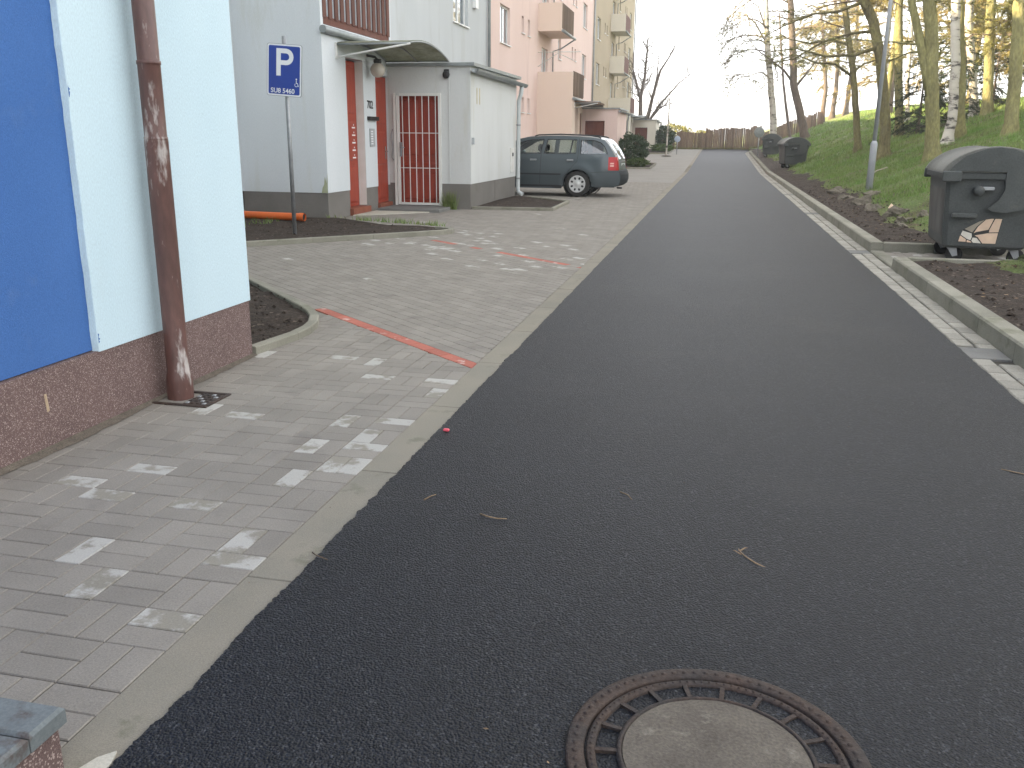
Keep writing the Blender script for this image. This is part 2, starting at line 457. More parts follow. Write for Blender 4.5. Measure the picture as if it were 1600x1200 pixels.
def tag(o, label=None, cat=None, group=None, kind=None):
    if label:
        o['label'] = label
    if cat:
        o['category'] = cat
    if group:
        o['group'] = group
    if kind:
        o['kind'] = kind
    return o


def thing(name, label, cat, loc=(0, 0, 0), rz=0.0, group=None):
    o = bpy.data.objects.new(name, None)
    COL.objects.link(o)
    o.empty_display_size = 0.2
    o.location = loc
    o.rotation_euler = (0, 0, rz)
    return tag(o, label, cat, group)


def copy_tree(o, parent=None):
    c = o.copy()
    COL.objects.link(c)
    c.parent = parent
    for ch in list(o.children):
        copy_tree(ch, c)
    return c


def text_obj(name, body, size, m, parent, loc, rot, bold=0.0, align='CENTER', local=True):
    cu = bpy.data.curves.new(name, 'FONT')
    cu.body = body
    cu.size = size
    cu.offset = bold
    cu.extrude = 0.0015
    cu.align_x = align
    cu.align_y = 'CENTER'
    cu.materials.append(m)
    tmp = bpy.data.objects.new(name, cu)
    COL.objects.link(tmp)
    me = bpy.data.meshes.new_from_object(tmp.evaluated_get(bpy.context.evaluated_depsgraph_get()))
    bpy.data.objects.remove(tmp)
    o = bpy.data.objects.new(name, me)
    COL.objects.link(o)
    o.parent = parent
    o.location = loc
    o.rotation_euler = rot
    return o


def clip(poly, a, b, c):
    "keep the side a*x+b*y<=c of a convex polygon"
    out = []
    n = len(poly)
    for i in range(n):
        p, q = poly[i], poly[(i + 1) % n]
        dp, dq = a * p[0] + b * p[1] - c, a * q[0] + b * q[1] - c
        if dp <= 0:
            out.append(p)
        if (dp < 0 < dq) or (dq < 0 < dp):
            t = dp / (dp - dq)
            out.append((p[0] + (q[0] - p[0]) * t, p[1] + (q[1] - p[1]) * t))
    return out


def area(poly):
    return 0.5 * sum(poly[i][0] * poly[(i + 1) % len(poly)][1] - poly[(i + 1) % len(poly)][0] * poly[i][1] for i in range(len(poly)))


def rise(y):
    return max(0.0, min((y - 40.0) / 28.0, 1.6)) * 0.53


def nz(x, y, s=1.0, z=0.0):
    return mnoise.noise(Vector((x * s, y * s, z)))


BX = [-200, 2.19, 2.22, 2.9, 6.0, 10.0, 12.5, 20, 60, 200]
BZ = [-0.06, -0.06, 0.095, 0.16, 1.35, 2.75, 3.15, 3.4, 3.8, 5.0]
NOTCH = (2.2, 4.3, 10.86, 12.52)


def bank(x, y):
    if x > 2.2 and x < NOTCH[1] and NOTCH[2] < y < NOTCH[3]:
        return -0.05 + rise(y)
    k0 = max(0.0, min(1.0, (17.0 - y) / 5.0))
    sh = 1.5 * k0 * k0 * (3 - 2 * k0) * max(0.0, min(1.0, (x - 2.25) / 1.6))
    z = float(np.interp(x - sh, BX, BZ))
    if x > 2.3:
        k = min(1.0, (x - 2.3) / 1.0)
        z += k * (0.10 * nz(x, y, 0.5) + 0.06 * nz(x, y, 1.7, 3) + 0.025 * nz(x, y, 5, 7))
    return z + rise(y)


# ---------------------------------------------------------------- ground, bank
def frange(a, b, d):
    n = max(1, int(round((b - a) / d)))
    return [a + (b - a) * i / n for i in range(n)]


gx = [-120, -90, -60, -40, -25, -14] + frange(-9, 2.19, 1.6) + [2.19, 2.2, 2.205, 2.22] + frange(2.3, 4.29, 0.13) + [4.29, 4.31] + frange(4.4, 7, 0.17) + frange(7, 14, 0.35) + frange(14, 30, 1.6) + [30, 45, 70, 120]
gy = [-60, -30, -15, -6, 0, 3] + frange(5, 10.85, 0.16) + [10.85, 10.87] + frange(11.0, 12.51, 0.2) + [12.51, 12.53] + frange(12.6, 26, 0.18) + frange(26, 48, 0.4) + frange(48, 90, 1.2) + [90, 110, 150, 220, 300]
gv = [(x, y, bank(x, y)) for y in gy for x in gx]
nx_ = len(gx)
gf = [(j * nx_ + i, j * nx_ + i + 1, (j + 1) * nx_ + i + 1, (j + 1) * nx_ + i) for j in range(len(gy) - 1) for i in range(nx_ - 1)]
g = MB()
g.add(gv, gf, True)
ground = tag(g.build('ground', BANK), 'grassy ground and bank rising to the right of the road', kind='structure')

# soil strip laid over the foot of the bank, with a ragged upper edge
g = MB()
ys = frange(4.0, 10.9, 0.15) + [10.9]
ys2 = frange(12.58, 40, 0.2) + frange(40, 72, 0.7)
for seq in (ys, ys2):
    for a, b in zip(seq[:-1], seq[1:]):
        wa = 0.75 + 0.45 * nz(1, a, 0.55) + 0.18 * nz(4, a, 2.3)
        wb = 0.75 + 0.45 * nz(1, b, 0.55) + 0.18 * nz(4, b, 2.3)
        pa = [2.215 + wa * k / 5 for k in range(6)]
        pb = [2.215 + wb * k / 5 for k in range(6)]
        za = lambda x, y, k: bank(max(x, 2.225), y) + (0.022 + 0.03 * nz(x, y, 6, 2) if 0 < k < 5 else 0.004) - (0.012 if k == 5 else 0)
        for k in range(5):
            g.quad((pa[k], a, za(pa[k], a, k)), (pa[k + 1], a, za(pa[k + 1], a, k + 1)), (pb[k + 1], b, za(pb[k + 1], b, k + 1)), (pb[k], b, za(pb[k], b, k)))
tag(g.build('soil_strip', SOIL), 'bare dark soil along the foot of the grassy bank', kind='structure')

# ---------------------------------------------------------------- road
LE, RE = -1.275, 1.755
g = MB()
ry = frange(-3, 0.8, 0.5) + frange(0.8, 5.5, 0.008) + frange(5.5, 9, 0.02) + frange(9, 20, 0.09) + frange(20, 73.5, 0.7) + [73.5]


def ledge(y):
    return LE + 0.012 * nz(0, y, 3.0) + (0.010 * nz(3, y, 17.0) + 0.007 * nz(9, y, 45.0) + 0.006 * nz(2, y, 110.0) if y < 20 else 0)


def redge(y):
    e = RE + 0.012 * nz(7, y, 4.0) + (0.008 * nz(5, y, 14.0) if y < 20 else 0)
    if y > 64:
        e += 0.9 * ((y - 64) / 9) ** 2 * 1.2
    return e


rv = []
for y in ry:
    z = rise(y) + 0.006
    l, r = ledge(y), redge(y)
    rv += [(l - 0.004, y, z - 0.03), (l, y, z), (l + 0.5, y, z + 0.012), (0.24, y, z + 0.022), (r - 0.5, y, z + 0.012), (r, y, z), (r + 0.004, y, z - 0.03)]
rf = [(j * 7 + i, j * 7 + i + 1, j * 7 + 8 + i, j * 7 + 7 + i) for j in range(len(ry) - 1) for i in range(6)]
g.add(rv, rf)
road = tag(g.build('road', ASPHALT), 'freshly laid dark asphalt lane running to the wooden fence', kind='structure')

# ---------------------------------------------------------------- left flat kerb strip
KL = -1.442
g = MB()
g.box(KL + 0.002, LE + 0.03, -3, 73, -0.08, -0.03)
flat_kerb = tag(g.build('kerb_strip', JOINT), 'flush concrete kerb strip along the left road edge', kind='structure')
y = -2.6
i = 0
rng = random.Random(5)
base_me = None
while y < 46:
    me = base_me
    if me is None:
        b = MB()
        b.cbox(0, LE + 0.022 - KL, 0.0025, 0.9975, -0.12, 0, 0.003)
        me = base_me = b.mesh('kerb_stone', FLATKERB)
    o = link('kerb_stone', me, flat_kerb)
    o.location = (KL, y, rise(y) - 0.001 * rng.random())
    y += 1.0
b = MB()
while y < 73:
    b.quad((KL, y, rise(y)), (LE + 0.022, y, rise(y)), (LE + 0.022, y + 1, rise(y + 1)), (KL, y + 1, rise(y + 1)))
    y += 1.0
tag(b.build('kerb_stones', FLATKERB, flat_kerb), kind='stuff')

# ---------------------------------------------------------------- paving on the left
P0 = (-1.442, 5.235)            # red line, end at the kerb strip
P1 = (-3.16, 6.72)
DX, DY = P1[0] - P0[0], P1[1] - P0[1]
DL = math.hypot(DX, DY)
UX, UY = DX / DL, DY / DL       # along the red line
VX, VY = UY, -UX                # across it, away from the camera
if VY < 0:
    VX, VY = -VX, -VY
C0 = VX * P0[0] + VY * P0[1]
rng = random.Random(11)
g = MB()
yy = [-4, 0, 6, 12, 20, 30] + frange(30.5, 73.5, 3) + [73.5]
for a, b in zip(yy[:-1], yy[1:]):
    za, zb = rise(a) - 0.009, rise(b) - 0.009
    g.quad((-13, a, za), (KL, a, za), (KL, b, zb), (-13, b, zb))
pavement = tag(g.build('pavement', JOINT), 'grey block paving between the houses and the road', kind='structure')

white_px = [(-1.87, 2.24), (-2.08, 2.48), (-2.57, 3.02), (-2.33, 2.93), (-1.58, 2.66), (-1.49, 2.50), (-1.94, 2.86), (-1.52, 2.10), (-1.79, 3.67), (-1.6, 3.46), (-1.49, 3.46), (-1.78, 4.06), (-1.59, 3.81),
            (-1.54, 3.71), (-1.5, 4.11), (-2.57, 4.08), (-2.32, 4.03), (-1.50, 4.68), (-1.5, 4.9), (-2.08, 5.26), (-2.85, 5.3), (-1.70, 3.17), (-2.36, 3.12)]


def is_white(x, y, p):
    return any(abs(x - a) < 0.07 and abs(y - b) < 0.07 for a, b in white_px) or rng.random() < p


GAP = 0.0016
pm = {}
for nm, m in (('n', PAVER), ('w', PAVER_WHITE)):
    b = MB()
    b.cbox(-0.1 + GAP, 0.1 - GAP, -0.05 + GAP, 0.05 - GAP, -0.06, 0.0, 0.003)
    pm[nm] = b.mesh('paver', m)
cells = []
for j in range(-2, 40):
    for i in range(0, 8):
        cx, cy = KL - 0.1 - 0.2 * i, 1.04 + 0.2 * j
        if (i + j) % 2 == 0:
            cells += [(cx - 0.05, cy, 1), (cx + 0.05, cy, 1)]
        else:
            cells += [(cx, cy - 0.05, 0), (cx, cy + 0.05, 0)]
singles, joined = [], []
for cx, cy, rot in cells:
    hx, hy = (0.05, 0.1) if rot else (0.1, 0.05)
    rect = [(cx - hx, cy - hy), (cx + hx, cy - hy), (cx + hx, cy + hy), (cx - hx, cy + hy)]
    if cx - hx < -3.06:
        continue
    cl = clip(rect, VX, VY, C0 - 0.004)
    if len(cl) < 3 or abs(area(cl)) < 0.0012:
        continue
    if abs(area(cl)) > 0.0199:
        singles.append((cx, cy, rot))
    else:
        joined.append(cl)
near_white = set()
for a, c in white_px:
    near_white.add(min(range(len(cells)), key=lambda i: math.hypot(cells[i][0] - a, cells[i][1] - c)))
near_white = {cells[i] for i in near_white}
singles.sort(key=lambda c: math.hypot(c[0], c[1]) + (50 if c[1] < 1.25 or c[0] < -2.98 else 0))
pave_tail = singles[296:]
for cx, cy, rot in singles[:296]:
    o = link('paver', pm['w' if (cx, cy, rot) in near_white or rng.random() < 0.012 else 'n'], pavement)
    o.location = (cx, cy, 0.0022 * (rng.random() - 0.6))
    o.rotation_euler = (0.004 * (rng.random() - .5), 0.004 * (rng.random() - .5), math.pi / 2 if rot else 0)


def paver_poly(mb, poly, z):
    if area(poly) < 0:
        poly = poly[::-1]
    n = len(poly)
    mx, my = sum(p[0] for p in poly) / n, sum(p[1] for p in poly) / n
    inn = []
    low = []
    for x, y in poly:
        dx, dy = mx - x, my - y
        d = math.hypot(dx, dy) or 1
        low.append((x + dx / d * 0.0025, y + dy / d * 0.0025, z - 0.006))
        inn.append((x + dx / d * 0.0065, y + dy / d * 0.0065, z))
    bot = [(p[0], p[1], z - 0.02) for p in low]
    f = [tuple(range(n))]
    for i in range(n):
        k = (i + 1) % n
        f += [(n + i, n + k, k, i), (2 * n + i, 2 * n + k, n + k, n + i)]
    mb.add(inn + low + bot, f)


field = MB()
for cx, cy, rot in pave_tail:
    hx, hy = (0.05, 0.1) if rot else (0.1, 0.05)
    field.cur = 1 if is_white(cx, cy, 0.02) else 0
    paver_poly(field, [(cx - hx, cy - hy), (cx + hx, cy - hy), (cx + hx, cy + hy), (cx - hx, cy + hy)], 0.0)
for cl in joined:
    field.cur = 0
    paver_poly(field, cl, 0.0)
# the bay: courses laid along the direction of the red line
BED1 = [(-9.2, 7.15), (-6.0, 10.55), (-4.2, 12.6), (-3.98, 13.0), (-4.6, 13.45), (-6.4, 14.36), (-9.2, 14.41)]


def inside(poly, x, y):
    c = False
    n = len(poly)
    for i in range(n):
        x1, y1 = poly[i]
        x2, y2 = poly[(i + 1) % n]
        if (y1 > y) != (y2 > y) and x < (x2 - x1) * (y - y1) / (y2 - y1) + x1:
            c = not c
    return c


BED2 = [(-2.86, 5.20), (-2.86, 5.75), (-2.96, 6.2), (-3.2, 6.55), (-4.48, 7.98), (-9, 12.6), (-9, 5.25)]
red = MB()
for r in range(0, 260):
    v0 = r * 0.1
    off = 0.1 if r % 2 else 0.0
    for k in range(-110, 110):
        u0 = k * 0.2 + off
        pts = [(u0, v0), (u0 + 0.2, v0), (u0 + 0.2, v0 + 0.1), (u0, v0 + 0.1)]
        rect = [(P0[0] + UX * u + VX * v, P0[1] + UY * u + VY * v) for u, v in pts]
        cx, cy = sum(p[0] for p in rect) / 4, sum(p[1] for p in rect) / 4
        if cx < -9.2 or cx > KL + 0.13 or cy < 4.5 or cy > 30.5:
            continue
        if cx < -8.0 and cy > 14:
            continue
        if cy > 14.6 and cy < 17.3 and cx < -6.75:
            continue
        if cy > 17.6 and cy < 21.5 and cx < -4.95:
            continue
        if inside(BED1, cx, cy) or inside(BED2, cx, cy):
            continue
        rect = clip(rect, 1, 0, KL)
        if len(rect) < 3 or abs(area(rect)) < 0.001:
            continue
        isred = (r == 0 and -0.1 < u0 < 2.35) or (r == 35 and 2.85 < u0 < 6.3 and rng.random() < (0.75 if u0 < 4.6 else 0.35))
        if isred:
            red.cur = 0
            paver_poly(red, rect, 0.0015 * (rng.random() - .5))
            continue
        pw = 0.008
        band = (VX * cx + VY * cy - C0)
        if 3.0 < band < 4.3 and cx < -2.6:
            pw = 0.15
        elif 2.5 < band < 4.9:
            pw = 0.06
        field.cur = 1 if (is_white(cx, cy, pw) if cy < 9 else rng.random() < pw) else 0
        paver_poly(field, rect, 0.0015 * (rng.random() - .5))
tag(field.build('paving_field', [PAVER, PAVER_WHITE], pavement), kind='stuff')
# the red courses: each block its own part
o_ = 0
me_idx = 0
fi = 0
isl_start = [0]
verts = red.v
# split by connected poly: every paver_poly adds 3n verts; rebuild singly
cur = 0
faces_by = []
start = 0
used_v = 0
tmp = []
k = 0
while k < len(red.f):
    n = len(red.f[k])
    cnt = 1 + 2 * n
    fs = red.f[k:k + cnt]
    base = min(min(f) for f in fs)
    vs = red.v[base:base + 3 * n]
    b = MB()
    b.add(vs, [tuple(i - base for i in f) for f in fs])
    b.build('red_paver', PAVER_RED, pavement)
    k += cnt
# farther paving, too far to tell the blocks apart
g = MB()
yy = [30.5] + frange(31, 73.5, 1.5) + [73.5]
for a, b in zip(yy[:-1], yy[1:]):
    g.quad((-13, a, rise(a) - 0.004), (KL, a, rise(a) - 0.004), (KL, b, rise(b) - 0.004), (-13, b, rise(b) - 0.004))
g.build('far_paving', PAVING_FAR, pavement)

# ---------------------------------------------------------------- planted beds with kerbs (left)


def edging(path, w, h, parent, name='edging_stone', step=None, m=KERB):
    "low kerb stones following a path, one mesh per stone"
    for a, b in zip(path[:-1], path[1:]):
        a, b = Vector((*a, 0)), Vector((*b, 0))
        d = b - a
        Ls = d.length
        d.normalize()
        n = Vector((-d.y, d.x, 0))
        cnt = max(1, int(round(Ls / (step or 1.0))))
        for i in range(cnt):
            p, q = a + d * (Ls * i / cnt + 0.002), a + d * (Ls * (i + 1) / cnt - 0.002)
            c = 0.008
            z = rise(p.y)
            bb = MB()
            sec = [(0, -0.05), (0, h - c), (c, h), (w - c, h), (w, h - c), (w, -0.05)]
            v = [tuple(p + n * s + Vector((0, 0, t + z))) for s, t in sec] + [tuple(q + n * s + Vector((0, 0, t + z))) for s, t in sec]
            m_ = len(sec)
            bb.add(v, [(i2, i2 + 1, m_ + i2 + 1, m_ + i2) for i2 in range(m_ - 1)] + [tuple(range(m_ - 1, -1, -1)), tuple(range(m_, 2 * m_))])
            bb.build(name, m, parent)


def arc(cx, cy, r, a0, a1, n):
    return [(cx + r * math.cos(rad(a0 + (a1 - a0) * i / n)), cy + r * math.sin(rad(a0 + (a1 - a0) * i / n))) for i in range(n + 1)]


def soil_bed(name, label, poly, z=0.03, seed=0):
    xs = [p[0] for p in poly]
    ys_ = [p[1] for p in poly]
    st = 0.09
    pts = [Vector(p) for p in poly]
    n = len(pts)
    edges = [(i, (i + 1) % n) for i in range(n)]
    x = min(xs)
    while x < max(xs):
        y = min(ys_)
        while y < max(ys_):
            if inside(poly, x, y):
                pts.append(Vector((x + 0.03 * nz(x, y, 9), y + 0.03 * nz(y, x, 9))))
            y += st
        x += st
    vs, es, fs, _, _, _ = delaunay_2d_cdt(pts, edges, [], 1, 1e-5)
    b = MB()
    b.add([(v.x, v.y, rise(v.y) + z + 0.03 * nz(v.x, v.y, 1.2, seed) + 0.022 * nz(v.x, v.y, 6, seed) + 0.012 * nz(v.x, v.y, 17, seed)) for v in vs], [tuple(f) for f in fs], True)
    return tag(b.build(name, SOIL), label, kind='structure')


bed2_edge = [(-2.93, 5.21), (-2.86, 5.70), (-2.865, 5.92), (-2.91, 6.13), (-3.0, 6.35), (-3.12, 6.54), (-3.26, 6.71), (-3.43, 6.89), (-4.45, 7.95), (-6.4, 10.0)]
bed2 = soil_bed('soil_bed', 'dark soil bed with rounded kerb at the corner of the light blue house', [(p[0] - 0.035, p[1]) for p in bed2_edge] + [(-9, 10.4), (-9, 5.18)], 0.02, 2)
edging(bed2_edge, 0.075, 0.055, bed2, step=1.0)
bed1_edge = [(-9.2, 6.95), (-5.95, 10.55), (-4.10, 12.55)] + [(-3.93, 12.75), (-3.86, 12.92), (-3.87, 13.08), (-3.97, 13.2), (-4.2, 13.32)]
bed1_poly = [(p[0] - 0.03, p[1] + 0.03) for p in bed1_edge] + [(-5.2, 13.72), (-6.3, 14.38), (-9.2, 14.41)]
bed1 = soil_bed('soil_bed', 'triangular dark soil bed round the foot of the parking sign', bed1_poly, 0.035, 5)
edging(bed1_edge, 0.08, 0.07, bed1, step=1.0)
bed3_edge = [(-4.8, 17.5), (-3.15, 17.62), (-3.2, 19.95), (-4.35, 21.15)]
bed3 = soil_bed('soil_bed', 'small dark soil bed beside the off white annex, before the car', [(p[0], p[1]) for p in bed3_edge] + [(-4.8, 21.3)], 0.03, 7)
edging(bed3_edge, 0.07, 0.06, bed3, step=1.0)
bed4_edge = [(-5.6, 41.8), (-3.05, 42.3), (-3.1, 47.0), (-4.6, 49.5)]
bed4 = soil_bed('soil_bed', 'soil bed under the round evergreen shrub before the pink annex', bed4_edge + [(-5.6, 49.5)], 0.04, 9)
edging(bed4_edge, 0.09, 0.08, bed4, step=1.2)
bed5_edge = [(-6.2, 61.0), (-3.3, 61.5), (-3.3, 69.0), (-5, 70.5)]
bed5 = soil_bed('soil_bed', 'far planted bed beside the cream annex near the fence', bed5_edge + [(-6.2, 70.5)], 0.05, 12)
edging(bed5_edge, 0.1, 0.1, bed5, step=1.5)

# ---------------------------------------------------------------- right gutter and kerb
g = MB()
yy = frange(-2, 40, 6) + frange(40, 73, 2) + [73]
for a, b in zip(yy[:-1], yy[1:]):
    g.quad((RE - 0.03, a, rise(a) - 0.022), (2.2, a, rise(a) - 0.022), (2.2, b, rise(b) - 0.022), (RE - 0.03, b, rise(b) - 0.022))
gutter = tag(g.build('gutter', mat('gutter_joint', (0.085, 0.078, 0.065), vs=12, rough=1.0, fine=0.3, fs=90)), 'double row of pale blocks along the right road edge', kind='structure')
smesh = []
rng = random.Random(3)
for k in range(5):
    b = MB()
    c = 0.006
    j = [rng.uniform(-0.004, 0.004) for _ in range(8)]
    b.cbox(0.006 + j[0], 0.128 + j[1], 0.006 + j[2] * .7, 0.194 + j[3] * .7, -0.08, 0.0, 0.007)
    smesh.append(b.mesh('gutter_block', SETT))
slabs = [0.55, 6.55, 12.42, 18.85, 25.2, 31.5, 37.5]
far = MB()
for row, xx in ((0, 1.768), (1, 1.908)):
    y = 2.4 + 0.07 * row
    while y < 72:
        if any(abs(y + 0.1 - s) < 0.19 for s in slabs):
            y += 0.2
            continue
        if y < 22:
            o = link('gutter_block', smesh[rng.randrange(5)], gutter)
            o.location = (xx, y, rise(y) - 0.004 + 0.006 * (rng.random() - .6))
            o.rotation_euler = (0, 0.01 * (rng.random() - 0.2), 0.012 * (rng.random() - 0.5))
        else:
            xo = 0.9 * 1.2 * ((y - 64) / 9) ** 2 if y > 64 else 0
            far.cbox(xx + 0.004 + xo, xx + 0.13 + xo, y + 0.004, y + 0.196, rise(y) - 0.08, rise(y) - 0.003, 0.006)
        y += 0.2
tag(far.build('gutter_blocks', SETT, gutter), kind='stuff')
for s in slabs:
    b = MB()
    b.cbox(1.765, 2.03, s - 0.17, s + 0.17, rise(s) - 0.06, rise(s) - 0.002, 0.004)
    b.build('gutter_slab', GREYSLAB, gutter)
g = MB()
g.box(2.06, 2.18, 1, 10.9, -0.2, 0.02)
g.box(2.06, 2.18, 12.6, 40, -0.2, 0.02)
kerb = tag(g.build('kerb', JOINT), 'raised concrete kerb along the foot of the bank', kind='structure')


def kerb_stone(x0, x1, y0, y1, h, m=KERB, drop=0.0):
    z = rise((y0 + y1) / 2)
    b = MB()
    c = 0.014
    zb = -0.15 + z
    sec = [(x0, zb), (x0 + 0.004, z + h - c), (x0 + 0.004 + c, z + h), (x1 - 0.004, z + h), (x1, z + h - 0.004), (x1, zb)]
    v = [(x, y0 + 0.003, zz) for x, zz in sec] + [(x, y1 - 0.003, zz) for x, zz in sec]
    b.add(v, [(i + 1, i, 6 + i, 7 + i) for i in range(5)] + [tuple(range(6)), tuple(range(11, 5, -1))])
    return b.build('kerb_stone', m, kerb)


y = 1.9
while y < 10.7:
    kerb_stone(2.035, 2.195, y, y + 0.9, 0.125)
    y += 0.9
kerb_stone(2.035, 2.195, 10.9, 12.45, 0.022)
y = 12.453
while y < 66:
    xo = 1.08 * ((y - 64) / 9) ** 2 if y > 64 else 0
    kerb_stone(2.035 + xo, 2.195 + xo, y, y + 1.0, 0.125)
    y += 1.0
while y < 73:
    xo = 1.08 * ((y - 63.5) / 9) ** 2
    kerb_stone(2.035 + xo, 2.195 + xo, y, y + 1.0, 0.125)
    y += 1.0

# paved bay for the bin
g = MB()
g.box(2.2, 4.3, 10.9, 12.45, -0.08, -0.02)
bay = tag(g.build('bin_bay', JOINT), 'small paved bay behind the kerb where the bin stands', kind='structure')
for i in range(20):
    for j in range(7):
        o = link('paver', pm['w' if rng.random() < 0.12 else 'n'], bay)
        o.location = (2.25 + 0.1 * i, 11.02 + 0.2 * j + (0.1 if i % 2 else 0), 0.012 + 0.003 * rng.random())
        o.rotation_euler = (0, 0, math.pi / 2)
for i in range(3):
    b = MB()
    b.cbox(2.036 + 0.78 * i if i else 2.2, 2.036 + 0.78 * (i + 1) - 0.006, 12.45, 12.575, -0.1, 0.125, 0.012)
    b.build('kerb_stone', KERB, bay)
for i in range(2):
    b = MB()
    b.cbox(2.2 + 1.0 * i, 3.194 + 1.0 * i, 10.83, 10.895, -0.1, 0.135 + 0.01 * i, 0.01)
    b.build('kerb_stone', KERB, bay)

# ---------------------------------------------------------------- houses


def facade(mb, fn, u0, u1, v0, v1, holes, depth):
    "wall sheet with openings; fn(u, v, d) gives the point d behind the surface"
    us = sorted(set([u0, u1] + [h[0] for h in holes] + [h[1] for h in holes]))
    vs = sorted(set([v0, v1] + [h[2] for h in holes] + [h[3] for h in holes]))
    us = [u for u in us if u0 <= u <= u1]
    vs = [v for v in vs if v0 <= v <= v1]
    for a, b in zip(us[:-1], us[1:]):
        for c, d in zip(vs[:-1], vs[1:]):
            mu, mv = (a + b) / 2, (c + d) / 2
            if any(h[0] < mu < h[1] and h[2] < mv < h[3] for h in holes):
                continue
            mb.quad(fn(a, c, 0), fn(b, c, 0), fn(b, d, 0), fn(a, d, 0))
    for h in holes:
        a, b, c, d = h[:4]
        c_, d_ = max(c, v0), min(d, v1)
        mb.quad(fn(a, c_, 0), fn(a, d_, 0), fn(a, d_, depth), fn(a, c_, depth))
        mb.quad(fn(b, d_, 0), fn(b, c_, 0), fn(b, c_, depth), fn(b, d_, depth))
        if d < v1:
            mb.quad(fn(a, d_, 0), fn(b, d_, 0), fn(b, d_, depth), fn(a, d_, depth))
        if c > v0:
            mb.quad(fn(b, c_, 0), fn(a, c_, 0), fn(a, c_, depth), fn(b, c_, depth))


def bxx(mb, fn, u0, u1, v0, v1, d0, d1):
    "box given in wall coordinates, d measured into the wall"
    p = [fn(u0, v0, d0), fn(u1, v0, d0), fn(u1, v1, d0), fn(u0, v1, d0), fn(u0, v0, d1), fn(u1, v0, d1), fn(u1, v1, d1), fn(u0, v1, d1)]
    mb.add(p, [(0, 1, 2, 3), (7, 6, 5, 4), (4, 5, 1, 0), (5, 6, 2, 1), (6, 7, 3, 2), (7, 4, 0, 3)])


def window(parent, fn, u0, u1, v0, v1, d=0.10, mullion=1, sill=True, surround=None, curtain=True):
    f = MB()
    w = 0.065 if u1 - u0 > 0.8 else 0.05
    bxx(f, fn, u0, u0 + w, v0, v1, d, d + 0.06)
    bxx(f, fn, u1 - w, u1, v0, v1, d, d + 0.06)
    bxx(f, fn, u0 + w, u1 - w, v0, v0 + w, d, d + 0.06)
    bxx(f, fn, u0 + w, u1 - w, v1 - w, v1, d, d + 0.06)
    for k in range(mullion):
        m = u0 + (u1 - u0) * (k + 1) / (mullion + 1)
        bxx(f, fn, m - w * .6, m + w * .6, v0 + w, v1 - w, d, d + 0.055)
    fo = f.build('window', WHITEPVC, parent)
    p = MB()
    p.quad(fn(u0 + w, v0 + w, d + 0.03), fn(u1 - w, v0 + w, d + 0.03), fn(u1 - w, v1 - w, d + 0.03), fn(u0 + w, v1 - w, d + 0.03))
    p.build('pane', GLASS, fo)
    if curtain:
        c = MB()
        n = 14
        for k in range(n):
            a, b = u0 + (u1 - u0) * k / n, u0 + (u1 - u0) * (k + 1) / n
            da, db = d + 0.10 + 0.02 * math.sin(k * 2.4), d + 0.10 + 0.02 * math.sin((k + 1) * 2.4)
            c.quad(fn(a, v0, da), fn(b, v0, db), fn(b, v1, db), fn(a, v1, da))
        c.build('curtain', CURTAIN, fo)
    if sill:
        s = MB()
        bxx(s, fn, u0 - 0.05, u1 + 0.05, v0 - 0.035, v0, -0.06, d)
        s.build('sill', WHITEPVC if not surround else surround, fo)
    return fo


def door_panels(parent, fn, u0, u1, v0, v1, d, m, rows, name='door', cols=2):
    b = MB()
    bxx(b, fn, u0, u1, v0, v1, d, d + 0.05)
    do = b.build(name, m, parent)
    t = 0.09
    hs = [v0 + (v1 - v0) * r for r in rows]
    cw = (u1 - u0 - t) / cols
    for a, c in zip(hs[:-1], hs[1:]):
        for k in range(cols):
            q = MB()
            ua, ub = u0 + t + cw * k, u0 + cw * (k + 1)
            va, vb = a + 0.06, c - 0.06
            pa = [fn(ua, va, d - 0.002), fn(ub, va, d - 0.002), fn(ub, vb, d - 0.002), fn(ua, vb, d - 0.002)]
            e = 0.035
            pb = [fn(ua + e, va + e, d - 0.018), fn(ub - e, va + e, d - 0.018), fn(ub - e, vb - e, d - 0.018), fn(ua + e, vb - e, d - 0.018)]
            q.add(pa + pb, [(0, 1, 5, 4), (1, 2, 6, 5), (2, 3, 7, 6), (3, 0, 4, 7), (4, 5, 6, 7)])
            q.build('door_panel', m, do)
    return do


XM, XF, XA, XU = -8.13, -6.52, -4.81, -7.08
TOP = 13.5


